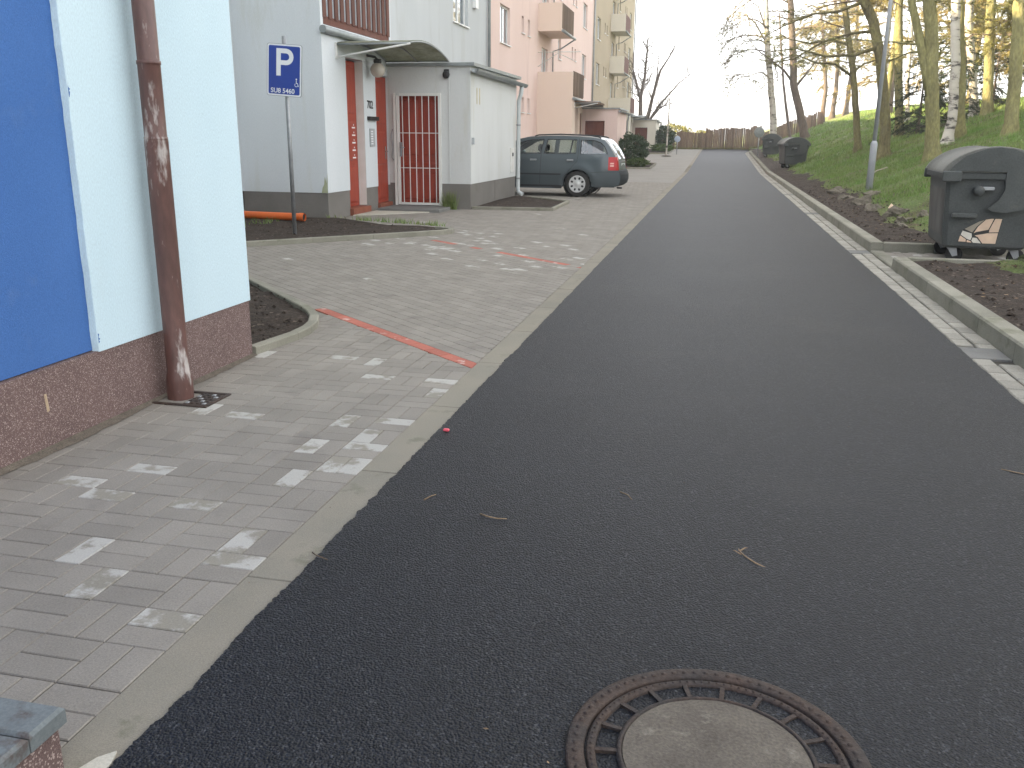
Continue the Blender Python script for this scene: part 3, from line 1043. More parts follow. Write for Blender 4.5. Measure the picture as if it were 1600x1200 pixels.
def section(name, label, y0, y1, wall_m, side_m, annex_m, plinth_m, slat_m, door_m, near, upper_m=None, rail_m=None):
    root = thing(name, label, 'house', (XM, y0, 0))
    upper_m = upper_m or side_m
    rail_m = rail_m or slat_m
    fm = lambda u, v, d: (XM - d, u, v)
    yb0 = y0 + 8.96
    yb1 = yb0 + 3.3
    ya0 = yb0 + 3.04
    ya1 = yb0 + 7.15
    # openings of the long wall
    wins = []
    for k in range(4):
        z = 2.78 * k
        for d0, d1, a, b in ((1.85, 3.45, 4.79, 6.12), (5.55, 6.0, 5.5, 6.14), (6.75, 7.2, 5.5, 6.14), (14.1, 14.9, 5.2, 6.2), (18.3, 18.75, 5.5, 6.14), (19.3, 19.75, 5.5, 6.14), (22.1, 23.75, 4.79, 6.12)):
            if b + z < TOP - 0.5:
                wins.append((y0 + d0, y0 + d1, a + z, b + z))
        wins.append((yb0 + 0.9, yb0 + 2.4, 3.35 + z, 5.35 + z))
    for d0 in (5.65, 6.85, 24.4):
        wins.append((y0 + d0, y0 + d0 + 0.5, 2.42, 3.02))
    wins = [w for w in wins if w[3] < TOP - 0.3]
    w = MB()
    facade(w, fm, y0, y1, 0.46, TOP, wins, 0.16)
    w.box(XM - 10, XM - 0.32, y0, y1, 0, TOP)
    w.quad((XM - 0.32, y0, 0), (XM, y0, 0), (XM, y0, TOP), (XM - 0.32, y0, TOP))
    w.quad((XM, y1, 0), (XM - 0.32, y1, 0), (XM - 0.32, y1, TOP), (XM, y1, TOP))
    w.build('wall', wall_m, root)
    b = MB()
    b.box(XM - 0.3, XM - 0.02, y0, y1, 0, 0.458)
    b.build('plinth', plinth_m, root)
    b = MB()
    b.box(XM - 10.5, XM + 0.5, y0, y1, TOP, TOP + 0.3)
    b.build('roof', ZINC, root)
    for i, (a, c, e, f) in enumerate(wins):
        if e > 9.8 and not (a > y0 + 20):
            pass
        wide = c - a > 1.2
        window(root, fm, a, c, e, f, 0.10, 1 if wide else 0, True, None, f - e > 0.8)
    # ---- projecting block with the entrance
    s = MB()
    fs_ = lambda u, v, d: (u, yb0 + d, v)
    s.quad(fs_(XM, 0.46, 0), fs_(XF, 0.46, 0), fs_(XF, 3.1, 0), fs_(XM, 3.1, 0))
    ff = lambda u, v, d: (XF - d, u, v)
    dA = (yb0 + 0.97, yb0 + 1.76, 0.13, 2.75)
    dB = (yb0 + 2.37, ya0, 0.13, 2.55)
    facade(s, ff, yb0, ya0, 0.46, 3.1, [dA, dB], 0.16)
    facade(s, lambda u, v, d: (XF - 0.003 - d, u, v), ya0, yb1, 2.5, 3.1, [], 0.1)
    s.quad((XM, yb1, 2.5), (XM, yb1, 3.1), (XF, yb1, 3.1), (XF, yb1, 2.5))
    s.build('entrance_block_wall', side_m, root)
    s = MB()
    s.quad((XM, yb0 + 0.012, 0), (XF - 0.012, yb0 + 0.012, 0), (XF - 0.012, yb0 + 0.012, 0.459), (XM, yb0 + 0.012, 0.459))
    s.quad((XF - 0.012, yb0 + 0.012, 0), (XF - 0.012, dA[0], 0), (XF - 0.012, dA[0], 0.459), (XF - 0.012, yb0 + 0.012, 0.459))
    s.quad((XF - 0.012, dA[0], 0), (XF - 0.16, dA[0], 0), (XF - 0.16, dA[0], 0.459), (XF - 0.012, dA[0], 0.459))
    s.build('entrance_plinth', plinth_m, root)
    s = MB()
    s.box(XF - 0.16, XF - 0.012, dA[1], dB[0], 0, 0.459)
    s.build('entrance_plinth', plinth_m, root)
    rowsA = (0.0, 0.30, 0.62, 0.995)
    do = door_panels(root, ff, dA[0], dA[1], dA[2], dA[3] - 0.03, 0.16, door_m, rowsA, 'door', 1)
    if near:
        tag(do, 'red varnished side panel with rows of small white name labels')
        for k in range(5):
            for q in range(2):
                t = MB()
                vv = 1.62 - 0.135 * k - 0.05 * q
                bxx(t, ff, dA[1] - 0.28 + (0.07 if q == 0 else 0), dA[1] - (0.13 if q else 0.18), vv - 0.022, vv + 0.004, 0.140, 0.1425)
                t.build('name_label', SIGNWHITE, do)
        mo = MB()
        mo.quad((XF - 0.156, dA[1] - 0.004, 0.14), (XF - 0.004, dA[1] - 0.004, 0.14), (XF - 0.004, dA[1] - 0.004, 2.72), (XF - 0.156, dA[1] - 0.004, 2.72))
        mo.build('bright_reveal', WHITEPAINT, root)  # paler face over the door jamb; the sky's brightness is in its colour
    do = door_panels(root, ff, dB[0] + 0.002, dB[1] - 0.005, dB[2], dB[3] - 0.02, 0.045, door_m, (0.0, 0.28, 0.6, 0.995), 'door', 1)
    hd = MB()
    hd.tube([(XF - 0.045, dB[1] - 0.16, 1.12), (XF + 0.02, dB[1] - 0.16, 1.12), (XF + 0.025, dB[1] - 0.28, 1.12)], 0.012, 6)
    bxx(hd, ff, dB[1] - 0.185, dB[1] - 0.135, 0.97, 1.22, 0.020, 0.026)
    hd.build('handle', CHROME, do)
    st = MB()
    st.cbox(XF - 0.16, XF + 0.06, dA[0] - 0.02, dA[1] + 0.05, 0.0, 0.128, 0.01)
    st.build('step', REDTILE, root)
    st = MB()
    st.cbox(XF - 0.16, XF + 0.05, dB[0] - 0.02, ya0 - 0.01, 0.0, 0.126, 0.01)
    st.build('step', REDTILE, root)
    # balcony on top of the block
    b = MB()
    b.box(XM, XF, yb0, yb1, 3.1, 3.19)
    b.build('balcony_floor', side_m, root)
    b = MB()
    b.box(XM, XF, yb0 - 0.001, yb0 + 0.10, 3.19, 4.22)
    bal = b.build('balcony', side_m, root)
    b = MB()
    b.box(XM, XF, yb1 - 0.10, yb1, 3.19, 4.22)
    b.build('parapet', side_m, bal)
    b = MB()
    b.box(XF - 0.055, XF - 0.01, yb0 + 0.10, yb1 - 0.10, 3.20, 3.33)
    b.box(XF - 0.055, XF - 0.02, yb0 + 0.10, yb1 - 0.10, 4.14, 4.22)
    b.build('rail', rail_m, bal)
    n = 13
    wd = 0.135 if near else 0.17
    sl = None
    slb = MB()
    for k in range(n):
        yk = yb0 + 0.16 + (yb1 - yb0 - 0.32) * k / (n - 1)
        if near:
            q = MB()
            q.box(XF - 0.012, XF + 0.012, yk - wd / 2, yk + wd / 2, 3.30, 4.26)
            q.build('slat', slat_m, bal)
        else:
            slb.box(XF - 0.012, XF + 0.012, yk - wd / 2, yk + wd / 2, 3.25, 4.26)
    if not near:
        slb.build('slats', slat_m, bal)
    gt = MB()
    gt.tube([(XF + 0.06, yb0 - 0.06, 3.10), (XF + 0.06, yb1 + 0.1, 3.08)], 0.062, 12)
    gt.build('gutter', ZINC, root)
    # upper balconies
    for k in range(1, 4):
        z = 3.1 + 2.82 * k
        if z > TOP - 1:
            continue
        b = MB()
        b.box(XM, XU, yb0, yb1, z, z + 0.12)
        b.build('balcony_floor', side_m, root)
        b = MB()
        b.box(XM, XU, yb0 - 0.001, yb0 + 0.10, z + 0.12, z + 1.15)
        bal = b.build('balcony', upper_m, root)
        b = MB()
        b.box(XM, XU, yb1 - 0.10, yb1, z + 0.12, z + 1.15)
        b.build('parapet', upper_m, bal)
        slb = MB()
        for q in range(15):
            yk = yb0 + 0.16 + (yb1 - yb0 - 0.32) * q / 14
            slb.box(XU - 0.012, XU + 0.012, yk - 0.09, yk + 0.09, z + 0.10, z + 1.15)
        slb.build('slats', slat_m, bal)
        gt = MB()
        gt.tube([(XU + 0.06, yb0 - 0.06, z + 0.0), (XU + 0.06, yb1 + 0.1, z - 0.02)], 0.062, 8)
        gt.tube([(XU + 0.06, yb1, z - 0.05), (XM + 0.45, yb1 + 0.02, z - 0.45), (XM + 0.08, yb1 + 0.02, z - 0.55), (XM + 0.08, yb1 + 0.02, z - 2.2)], 0.035, 6)
        gt.build('gutter', ZINC, root)
    # ---- annex
    a = MB()
    fa = lambda u, v, d: (u, ya0 + d, v)
    gate = (-6.38, -5.43, 0.10, 2.20)
    facade(a, fa, XF + 0.003, XA, 0.50, 2.74, [gate], 0.18)
    fx = lambda u, v, d: (XA - d, u, v)
    facade(a, fx, ya0, ya1, 0.50, 2.74, [], 0.1)
    a.quad((XA, ya1, 0.5), (XM, ya1, 0.5), (XM, ya1, 2.74), (XA, ya1, 2.74))
    a.build('annex_wall', annex_m, root)
    a = MB()
    a.box(XF - 0.17, gate[0], ya0 + 0.01, ya0 + 0.17, 0, 0.499)
    a.build('annex_plinth', plinth_m, root)
    a = MB()
    a.box(gate[1], XA - 0.012, ya0 + 0.01, ya0 + 0.17, 0, 0.499)
    n = 4 if near else 1
    for k in range(n):
        q = MB()
        u0, u1 = ya0 + 0.01 + (ya1 - ya0 - 0.02) * k / n, ya0 + 0.01 + (ya1 - ya0 - 0.02) * (k + 1) / n
        q.box(XA - 0.1, XA - 0.01 - 0.004 * (k % 2), u0 + 0.003, u1 - 0.003, 0, 0.499)
        q.build('plinth_slab', plinth_m, root)
    a.build('annex_plinth', plinth_m, root)
    a = MB()
    a.quad((XA - 0.01, ya1 - 0.01, 0.0), (XM, ya1 - 0.01, 0.0), (XM, ya1 - 0.01, 0.499), (XA - 0.01, ya1 - 0.01, 0.499))
    a.build('annex_plinth', plinth_m, root)
    a = MB()
    a.box(XM, XA + 0.09, ya0 - 0.08, ya1 + 0.12, 2.74, 2.80)
    a.build('annex_roof', ZINC, root)
    a = MB()
    pts = []
    nn = 8
    r_ = 0.075
    for yy_, zz in ((ya0 - 0.12, 2.66), (ya1 + 0.45, 2.62)):
        for k in range(nn + 1):
            t = math.pi + math.pi * k / nn
            pts.append((XA + 0.12 + r_ * math.cos(t), yy_, zz + r_ * math.sin(t) + 0.02))
    a.add(pts, [(k, k + 1, nn + 2 + k, nn + 1 + k) for k in range(nn)] + [tuple(range(nn + 1)), tuple(range(2 * nn + 1, nn, -1))], True)
    a.build('annex_gutter', ZINC, root)
    a = MB()
    yp = ya1 + 0.07
    a.tube([(XA + 0.12, yp, 2.6), (XA + 0.10, yp, 2.42), (XA + 0.045, yp, 2.25), (XA + 0.045, yp, 0.22), (XA + 0.06, yp - 0.01, 0.12), (XA + 0.17, yp - 0.06, 0.07)], 0.05, 10)
    dp = a.build('downpipe', PALEPIPE if near else ZINC, root)
    for z in (0.45, 1.7):
        q = MB()
        q.lathe((XA + 0.045, yp, z), [(0.05, -0.02), (0.056, -0.02), (0.056, 0.02), (0.05, 0.02)], 10)
        q.build('collar', GALV, dp)
    gd = door_panels(root, fa, gate[0], gate[1], gate[2], gate[3], 0.15, door_m, (0.0, 0.31, 0.42, 0.995), 'annex_door', 2)
    # canopy over the entrance: low vault spanning along the wall
    xo = -5.22 if near else -5.5
    ca, cb = yb0 + 0.55, ya0 - 0.08
    za, zb = 2.93, 2.83
    cm = MB()
    nseg = 16
    pr = []
    for k in range(nseg + 1):
        t = k / nseg
        pr.append((ca + (cb - ca) * t, za + (zb - za) * t + 0.145 * (1 - (2 * t - 1) ** 2)))
    for (ya_, z1), (yb_, z2) in zip(pr[:-1], pr[1:]):
        cm.add([(XF, ya_, z1), (xo, ya_, z1), (xo, yb_, z2), (XF, yb_, z2)], [(0, 1, 2, 3)], True)
        cm.add([(XF, ya_, z1 + 0.012), (xo, ya_, z1 + 0.012), (xo, yb_, z2 + 0.012), (XF, yb_, z2 + 0.012)], [(3, 2, 1, 0)], True)
    cv = cm.build('canopy', CANOPY if near else ZINC, root)
    fr = MB()
    for xx in (XF + 0.03, (XF + xo) / 2, xo):
        fr.tube([(xx, yy_, zz - 0.012) for yy_, zz in pr], 0.014, 6)
    fr.tube([(XF, ca, za - 0.01), (xo, ca, za - 0.01)], 0.018, 6)
    fr.tube([(XF, cb, zb - 0.01), (xo, cb, zb - 0.01)], 0.016, 6)
    fr.build('canopy_frame', ZINC, cv)
    br = MB()
    br.box(XF + 0.001, XF + 0.035, ca - 0.02, ca + 0.02, 2.69, 2.95)
    br.tube([(XF + 0.02, ca, 2.71), (xo + 0.05, ca, 2.915)], 0.018, 6)
    br.build('bracket', WHITEPAINT, cv)
    # wall downpipe at the far end of the section
    q = MB()
    q.tube([(XM + 0.09, y1 - 0.12, 0.1), (XM + 0.09, y1 - 0.12, TOP)], 0.055, 8)
    q.build('downpipe', ZINC, root)
    return root, dict(yb0=yb0, yb1=yb1, ya0=ya0, ya1=ya1, fa=fa, ff=ff, fx=fx, gate=gate, cv=cv)


SEC = 26.15
Y1 = 31.75
grey, gi = section('grey_house', 'pale grey apartment house with red doors, barred gate and annex behind the parking sign', Y1 - SEC - 0.15, Y1, GREYMAIN, GREYWALL, GREYANNEX, PLINTHGREY, BROWNWOOD, REDDOOR, True)
pink, pi_ = section('pink_house', 'pink apartment house with peach balconies behind the parked car', Y1, Y1 + SEC + 0.3, PINK, PEACH, PINK, PINK, OLDWOOD, BROWNDOOR, False)
olive, oi_ = section('olive_house', 'olive brown apartment house with white balcony sides at the far end', Y1 + SEC + 0.3, Y1 + 2 * SEC + 0.4, OLIVE, CREAM, CREAM, PLINTHGREY, BROWNWOOD, BROWNDOOR, False)
# pink canopy is older, dark corrugated sheet: ribs under the edge
for inf, root_ in ((pi_, pink),):
    b = MB()
    for k in range(16):
        yk = inf['yb0'] + 0.6 + 2.3 * k / 15
        b.tube([(XF, yk, 3.0), (-5.45, yk, 2.93)], 0.05, 6)
    b.build('corrugations', OLDWOOD, inf['cv'])
    q = MB()
    yb = inf['yb0']
    for zz in (5.15,):
        q.tube([(XM, yb + 0.05, 4.45), (XM + 0.8, yb + 0.6, zz - 0.1), (XF, yb + 0.05, 4.7)], 0.018, 5)
        q.tube([(XM, yb + 0.05, 5.05), (XF + 0.3, yb + 0.05, 5.05)], 0.018, 5)
    q.build('clothes_airer', WHITEPAINT, root_)

# details of the near entrance
gx0, gx1, gz0, gz1 = gi['gate']
ya0 = gi['ya0']
fr = MB()
fa = gi['fa']
bxx(fr, fa, gx0 - 0.02, gx0 + 0.03, 0.06, 2.24, -0.045, -0.003)
bxx(fr, fa, gx0 + 0.045, gx0 + 0.10, 0.07, 2.20, -0.045, -0.003)
bxx(fr, fa, gx1 - 0.035, gx1 + 0.02, 0.06, 2.24, -0.045, -0.003)
bxx(fr, fa, gx0 + 0.105, gx1 - 0.036, 2.185, 2.235, -0.045, -0.003)
bxx(fr, fa, gx0 + 0.105, gx1 - 0.036, 0.07, 0.115, -0.045, -0.003)
bxx(fr, fa, gx0 + 0.031, gx0 + 0.044, 0.3, 0.36, -0.03, -0.01)
bxx(fr, fa, gx0 + 0.031, gx0 + 0.044, 1.9, 1.96, -0.03, -0.01)
gate_o = tag(fr.build('gate', WHITEPAINT, grey), 'white steel security gate before the red annex door')
for k in range(6):
    q = MB()
    xk = gx0 + 0.165 + (gx1 - gx0 - 0.26) * k / 5
    q.box(xk - 0.006, xk + 0.006, ya0 - 0.035, ya0 - 0.017, 0.116, 2.184)
    q.build('bar', WHITEPAINT, gate_o)
for zz in (0.80, 1.48):
    q = MB()
    q.box(gx0 + 0.105, gx1 - 0.036, ya0 - 0.016, ya0 - 0.004, zz - 0.007, zz + 0.007)
    q.build('crossbar', WHITEPAINT, gate_o)
q = MB()
q.box(gx0 + 0.10, gx0 + 0.15, ya0 - 0.06, ya0 - 0.046, 1.02, 1.30)
q.tube([(gx0 + 0.125, ya0 - 0.06, 1.2), (gx0 + 0.125, ya0 - 0.11, 1.2), (gx0 + 0.22, ya0 - 0.115, 1.2)], 0.012, 6)
q.build('lock', GALV, gate_o)
q = MB()
q.tube([(gx0 - 0.05, ya0 - 0.03, 1.55), (gx0 - 0.07, ya0 - 0.05, 1.45), (gx0 - 0.05, ya0 - 0.04, 1.2), (gx0 - 0.07, ya0 - 0.05, 1.0), (gx0 - 0.04, ya0 - 0.03, 0.95)], 0.012, 6)
q.build('chain', GALV, gate_o)
q = MB()
q.cbox(XF + 0.07, gx1 + 0.25, ya0 - 0.95, ya0 - 0.002, 0.0, 0.058, 0.012)
q.build('doorstep', GREYSLAB, grey)
q = MB()
q.prism([(XF + 0.06, gi['yb0'] + 0.9), (XF + 0.9, gi['yb0'] + 1.75), (XF + 1.15, gi['yb0'] + 2.05), (XF + 0.07, gi['yb0'] + 2.0)], 0.0, 0.018)
q.build('doorstep', PALECONCRETE, grey)
# globe lamp under the canopy
q = MB()
gy_ = gi['yb0'] + 1.98
q.tube([(XF, gy_, 2.86), (XF + 0.16, gy_, 2.83), (XF + 0.21, gy_, 2.78)], 0.022, 8)
q.lathe((XF + 0.21, gy_, 2.74), [(0.0, 0.06), (0.07, 0.05), (0.075, 0.0), (0.06, -0.03)], 14)
lamp = q.build('globe_lamp', DARKMETAL, grey)
q = MB()
q.sphere((XF + 0.21, gy_, 2.60), 0.135, 20, 14)
q.build('globe', GLOBE, lamp)
# number, letter slot, bell panel
t = text_obj('house_number', '702', 0.20, DARKMETAL, grey, (0, 0, 0), (math.pi / 2, 0, math.pi / 2), 0.004)
t.location = (XF + 0.004 - XM, gi['yb0'] + 2.06 - (Y1 - SEC - 0.15), 1.98)
q = MB()
bxx(q, gi['ff'], gi['yb0'] + 1.9, gi['yb0'] + 2.34, 1.70, 1.77, -0.07, -0.001)
q.build('letter_box', DARKMETAL, grey)
q = MB()
bxx(q, gi['ff'], gi['yb0'] + 1.98, gi['yb0'] + 2.22, 1.22, 1.55, -0.02, -0.001)
bell = q.build('bell_panel', PLATEGREY, grey)
for k in range(6):
    q = MB()
    bxx(q, gi['ff'], gi['yb0'] + 2.02, gi['yb0'] + 2.12, 1.26 + 0.045 * k, 1.285 + 0.045 * k, -0.024, -0.0205)
    q.build('bell_label', SIGNWHITE, bell)
# bulkhead lamp, conduit, meter box, small box on the annex
q = MB()
q.lathe((-5.29, ya0 - 0.05, 2.58), [(0.0, -0.05), (0.055, -0.045), (0.075, 0.0), (0.06, 0.05)], 14, 'y')
q.box(-5.34, -5.24, ya0 - 0.03, ya0 - 0.001, 2.60, 2.68)
q.build('bulkhead_lamp', DARKMETAL, grey)
q = MB()
q.box(-5.255, -5.24, ya0 - 0.012, ya0 - 0.001, 0.55, 2.53)
q.build('conduit', GREYANNEX, grey)
q = MB()
bxx(q, gi['fx'], gi['ya1'] - 0.62, gi['ya1'] - 0.32, 0.62, 1.17, -0.03, -0.001)
mb_ = q.build('meter_box', WHITEPAINT, grey)
q = MB()
bxx(q, gi['fx'], gi['ya1'] - 0.52, gi['ya1'] - 0.42, 0.98, 1.06, -0.04, -0.031)
q.build('label', DARKMETAL, mb_)
q = MB()
bxx(q, gi['fx'], ya0 + 0.06, ya0 + 0.13, 1.27, 1.40, -0.05, -0.001)
q.build('socket_box', PLATEGREY, grey)
q = MB()
for dy in (0.45, 0.66):
    bxx(q, gi['fx'], ya0 + dy, ya0 + dy + 0.05, 2.05, 2.36, -0.004, -0.001)
q.build('paint_mark', mat('ochre_mark', (0.52, 0.44, 0.25), vs=9, rough=0.9), grey)
q = MB()
bxx(q, lambda u, v, d: (u, gi['yb0'] + d, v), XF - 0.16, XF - 0.002, 0.47, 0.95, -0.0015, -0.0005)
q = MB()
pts = [(XF - 0.12, 0.462), (XF - 0.004, 0.462), (XF - 0.004, 0.80), (XF - 0.025, 0.62), (XF - 0.05, 0.74), (XF - 0.07, 0.60), (XF - 0.10, 0.55)]
q.poly([(x, gi['yb0'] - 0.0015, z) for x, z in pts])
q.build('moss_stain', MOSSY, grey)
# second and third bits of pipe on the grey house's long wall, tucked over the annex
q = MB()
bxx(q, lambda u, v, d: (XM - d, u, v), 29.75, 30.1, 5.45, 6.1, -0.12, -0.001)
q.build('vent_box', WHITEPVC, grey)

# ---------------------------------------------------------------- light blue house, left foreground
BXF, BYE = -2.94, 5.2
blue = thing('light_blue_house', 'light blue house with deep blue panel and brown pebble plinth in the left foreground', 'house', (BXF, BYE, 0))
b = MB()
b.box(-14, BXF - 0.035, -22, BYE - 0.004, 0.38, 13.5)
b.build('blue_wall', BLUE, blue)
b = MB()
# the proud light blue strip, its left edge a little wavy
zs = [0.372 + 0.055 * i for i in range(90)] + [5.4, 13.5]
edge = [(3.70 + 0.006 * nz(1, z, 6.0) + 0.006 * nz(5, z, 17.0), z) for z in zs]
vv = []
for y, z in edge:
    vv += [(BXF - 0.037, y - 0.004 + 0.008 * nz(8, z, 9), z), (BXF - 0.003, y, z), (BXF, y + 0.004, z), (BXF, BYE, z), (BXF - 0.6, BYE, z)]
b.add(vv, [(i * 5 + k, i * 5 + k + 1, i * 5 + k + 6, i * 5 + k + 5) for i in range(len(edge) - 1) for k in range(4)])
b.poly([vv[4], vv[3], vv[2], vv[1], vv[0]])
b.box(-14, BXF - 0.5, BYE - 0.02, BYE - 0.001, 0.38, 13.5)
b.build('light_blue_wall', LIGHTBLUE, blue)
# ragged smears of blue where the paint ran over the edge
rs = random.Random(8)
for (z0, h) in ((0.415, 0.05), (1.58, 0.05)):
    q = MB()
    n = 7
    l = [(BXF + 0.0012, 3.704, z0 + h * k / n) for k in range(n + 1)]
    r = [(BXF + 0.0012, 3.706 + 0.016 * rs.random() * math.sin(math.pi * (k + 0.3) / (n + 0.6)), z0 + h * k / n) for k in range(n + 1)]
    for k in range(n):
        q.quad(l[k], r[k], r[k + 1], l[k + 1])
    q.build('paint_smear', BLUE, blue)
b = MB()
b.box(-14, BXF - 0.008, -22, BYE - 0.006, -0.1, 0.374)
pl = b.build('plinth', MARMOLIT, blue)
q = MB()
q.add([(BXF - 0.007, 3.305, 0.262), (BXF - 0.007, 3.322, 0.262), (BXF - 0.007, 3.33, 0.18), (BXF - 0.007, 3.312, 0.175), (BXF - 0.001, 3.31, 0.255), (BXF - 0.001, 3.32, 0.18)], [(0, 4, 1), (1, 4, 5), (1, 5, 2), (2, 5, 3), (3, 5, 4), (3, 4, 0)])
q.build('splinter', mat('pale_wood', (0.50, 0.38, 0.26), vs=20), pl)
b = MB()
b.box(-14.3, BXF + 0.3, -22, BYE + 0.3, 13.5, 13.8)
b.build('roof', ZINC, blue)
# downpipe
px_, py_ = -2.845, 4.2
b = MB()
prof = [(0.071, 0.0), (0.071, 0.10), (0.068, 0.13), (0.060, 0.16), (0.060, 1.38), (0.0605, 1.382), (0.056, 1.402), (0.056, 1.765), (0.0565, 1.766), (0.0545, 1.775), (0.0545, 13.4)]
b.lathe((px_, py_, 0.0), prof, 28)
dp = b.build('downpipe', PIPE_BROWN, blue)
for z in (1.395, 1.765):
    q = MB()
    q.lathe((px_, py_, z), [(0.0565, -0.010), (0.0592, -0.009), (0.0592, 0.009), (0.0565, 0.010)], 28)
    q.build('collar', PIPE_BROWN, dp)
q = MB()
for a in (-0.02, 0.02):
    q.box(px_ - 0.10, px_ - 0.05, py_ + a - 0.008, py_ + a + 0.008, 2.9, 2.93)
q.build('wall_clip', DARKMETAL, dp)
# iron gully cover at its foot
gl = thing('gully_cover', 'small iron gully cover at the foot of the brown downpipe', 'drain cover', (-2.76, 4.18, 0))
b = MB()
b.cbox(-2.93, -2.60, 4.05, 4.075, 0.0, 0.008, 0.002)
b.cbox(-2.93, -2.60, 4.29, 4.315, 0.0, 0.008, 0.002)
b.cbox(-2.62, -2.60, 4.076, 4.289, 0.0, 0.008, 0.002)
b.build('frame', IRON, gl)
b = MB()
b.cbox(-2.76, -2.622, 4.078, 4.287, 0.0, 0.006, 0.002)
cv_ = b.build('lid', IRON, gl)
for i in range(4):
    for j in range(5):
        q = MB()
        q.cbox(-2.752 + 0.034 * i, -2.732 + 0.034 * i, 4.09 + 0.04 * j, 4.112 + 0.04 * j, 0.006, 0.0105, 0.003)
        q.build('stud', GALV if (i + j) % 3 == 0 else IRON, cv_)

# light well coping, bottom left corner
wl_ = thing('light_well', 'blue grey coping of a pebble-faced light well in the bottom left corner', 'light well', (-1.75, 1.2, 0))
zt = 0.16
b = MB()
b.box(-2.35, -1.385, 0.75, 1.455, -0.05, zt - 0.045)
b.build('wall', MARMOLIT, wl_)
b = MB()
b.cbox(-2.38, -1.372, 1.36, 1.47, zt - 0.043, zt, 0.008)
b.build('coping', BLUESTONE, wl_)
b = MB()
b.cbox(-1.482, -1.374, 0.7, 1.358, zt - 0.043, zt - 0.002, 0.008)
b.build('coping', BLUESTONE, wl_)
b = MB()
b.box(-2.34, -1.484, 0.7, 1.358, zt - 0.044, zt - 0.032)
b.build('soil_fill', SOIL, wl_)
b = MB()
pts = [(-1.36, 1.42), (-1.33, 1.5), (-1.30, 1.53), (-1.285, 1.49), (-1.285, 0.9), (-1.38, 0.9)]
b.prism(pts, -0.02, 0.006)
tag(b.build('mortar_patch', PALECONCRETE), 'pale spilled mortar patch beside the kerb strip, bottom left', kind='structure')

# ---------------------------------------------------------------- parking sign
SX, SY = -5.98, 11.99
sg = thing('parking_sign', 'blue parking sign for disabled drivers on a thin grey post in the soil bed', 'sign', (SX, SY, 0))
b = MB()
b.tube([(0, 0, -0.1), (0, 0, 2.735)], 0.03, 14)
b.build('post', GALV, sg, True)


def rrect(w, h, r, n=5):
    p = []
    for cx, cz, a0 in ((w - r, h - r, 0), (-(w - r), h - r, 90), (-(w - r), -(h - r), 180), (w - r, -(h - r), 270)):
        for k in range(n + 1):
            a = rad(a0 + 90 * k / n)
            p.append((cx + r * math.cos(a), cz + r * math.sin(a)))
    return p


pl_ = thing('plate_pivot', None, None)
bpy.data.objects.remove(pl_)
W2, H2, ZC = 0.252, 0.345, 2.285


def plate(mb, w, h, r, y0, y1):
    p = rrect(w, h, r)
    n = len(p)
    v = [(x, y0, ZC + z) for x, z in p] + [(x, y1, ZC + z) for x, z in p]
    mb.add(v, [tuple(range(n - 1, -1, -1)), tuple(range(n, 2 * n))] + [(i, (i + 1) % n, n + (i + 1) % n, n + i) for i in range(n)])
    return mb


TZ = rad(5)
b = MB()
plate(b, W2, H2, 0.03, -0.050, -0.034)
po = b.build('plate', GALV, sg, True)
po.rotation_euler = (0, rad(4.2), TZ)
po.location = Vector((0, 0, ZC)) - po.rotation_euler.to_matrix() @ Vector((0, 0, ZC))
b = MB()
plate(b, W2 - 0.006, H2 - 0.006, 0.028, -0.0515, -0.0502)
b.build('border', SIGNWHITE, po)
b = MB()
plate(b, W2 - 0.026, H2 - 0.026, 0.02, -0.053, -0.0517)
b.build('face', SIGNBLUE, po)
# letter P
b = MB()
yf = -0.0545
zb, zt_ = ZC - 0.075, ZC + 0.285
lx = -0.115
sw = 0.065
b.add([(lx, yf, zb), (lx + sw, yf, zb), (lx + sw, yf, zt_), (lx, yf, zt_)], [(0, 1, 2, 3)])
ro, ri = 0.108, 0.108 - 0.062
cx_, cz_ = lx + 0.14, zt_ - ro
outer = [(lx + sw, zt_), (cx_, zt_)] + [(cx_ + ro * math.cos(rad(a)), cz_ + ro * math.sin(rad(a))) for a in range(75, -91, -15)] + [(lx + sw, cz_ - ro)]
inner = [(lx + sw, zt_ - 0.062), (cx_, zt_ - 0.062)] + [(cx_ + ri * math.cos(rad(a)), cz_ + ri * math.sin(rad(a))) for a in range(75, -91, -15)] + [(lx + sw, cz_ - ri)]
n = len(outer)
b.add([(x, yf, z) for x, z in outer] + [(x, yf, z) for x, z in inner], [(i, i + 1, n + i + 1, n + i) for i in range(n - 1)])
b.build('letter', SIGNWHITE, po)
text_obj('registration_number', 'SU8 5460', 0.088, SIGNWHITE, po, (-0.02, -0.0535, ZC - 0.275), (math.pi / 2, 0, 0), 0.0015)
b = MB()
wx, wz = 0.178, ZC - 0.165
for k in range(12):
    a0, a1 = rad(30 - 360 * 0.72 * k / 12), rad(30 - 360 * 0.72 * (k + 1) / 12)
    b.add([(wx + r * math.cos(a), yf, wz - 0.018 + r * math.sin(a)) for r, a in ((0.026, a0), (0.026, a1), (0.019, a1), (0.019, a0))], [(0, 1, 2, 3)])
b.add([(wx - 0.006, yf, wz), (wx + 0.004, yf, wz), (wx + 0.004, yf, wz + 0.045), (wx - 0.006, yf, wz + 0.045)], [(0, 1, 2, 3)])
b.add([(wx - 0.006, yf, wz), (wx + 0.022, yf, wz - 0.002), (wx + 0.022, yf, wz + 0.008), (wx - 0.006, yf, wz + 0.010)], [(0, 1, 2, 3)])
b.add([(wx + 0.014, yf, wz), (wx + 0.022, yf, wz), (wx + 0.036, yf, wz - 0.038), (wx + 0.028, yf, wz - 0.040)], [(0, 1, 2, 3)])
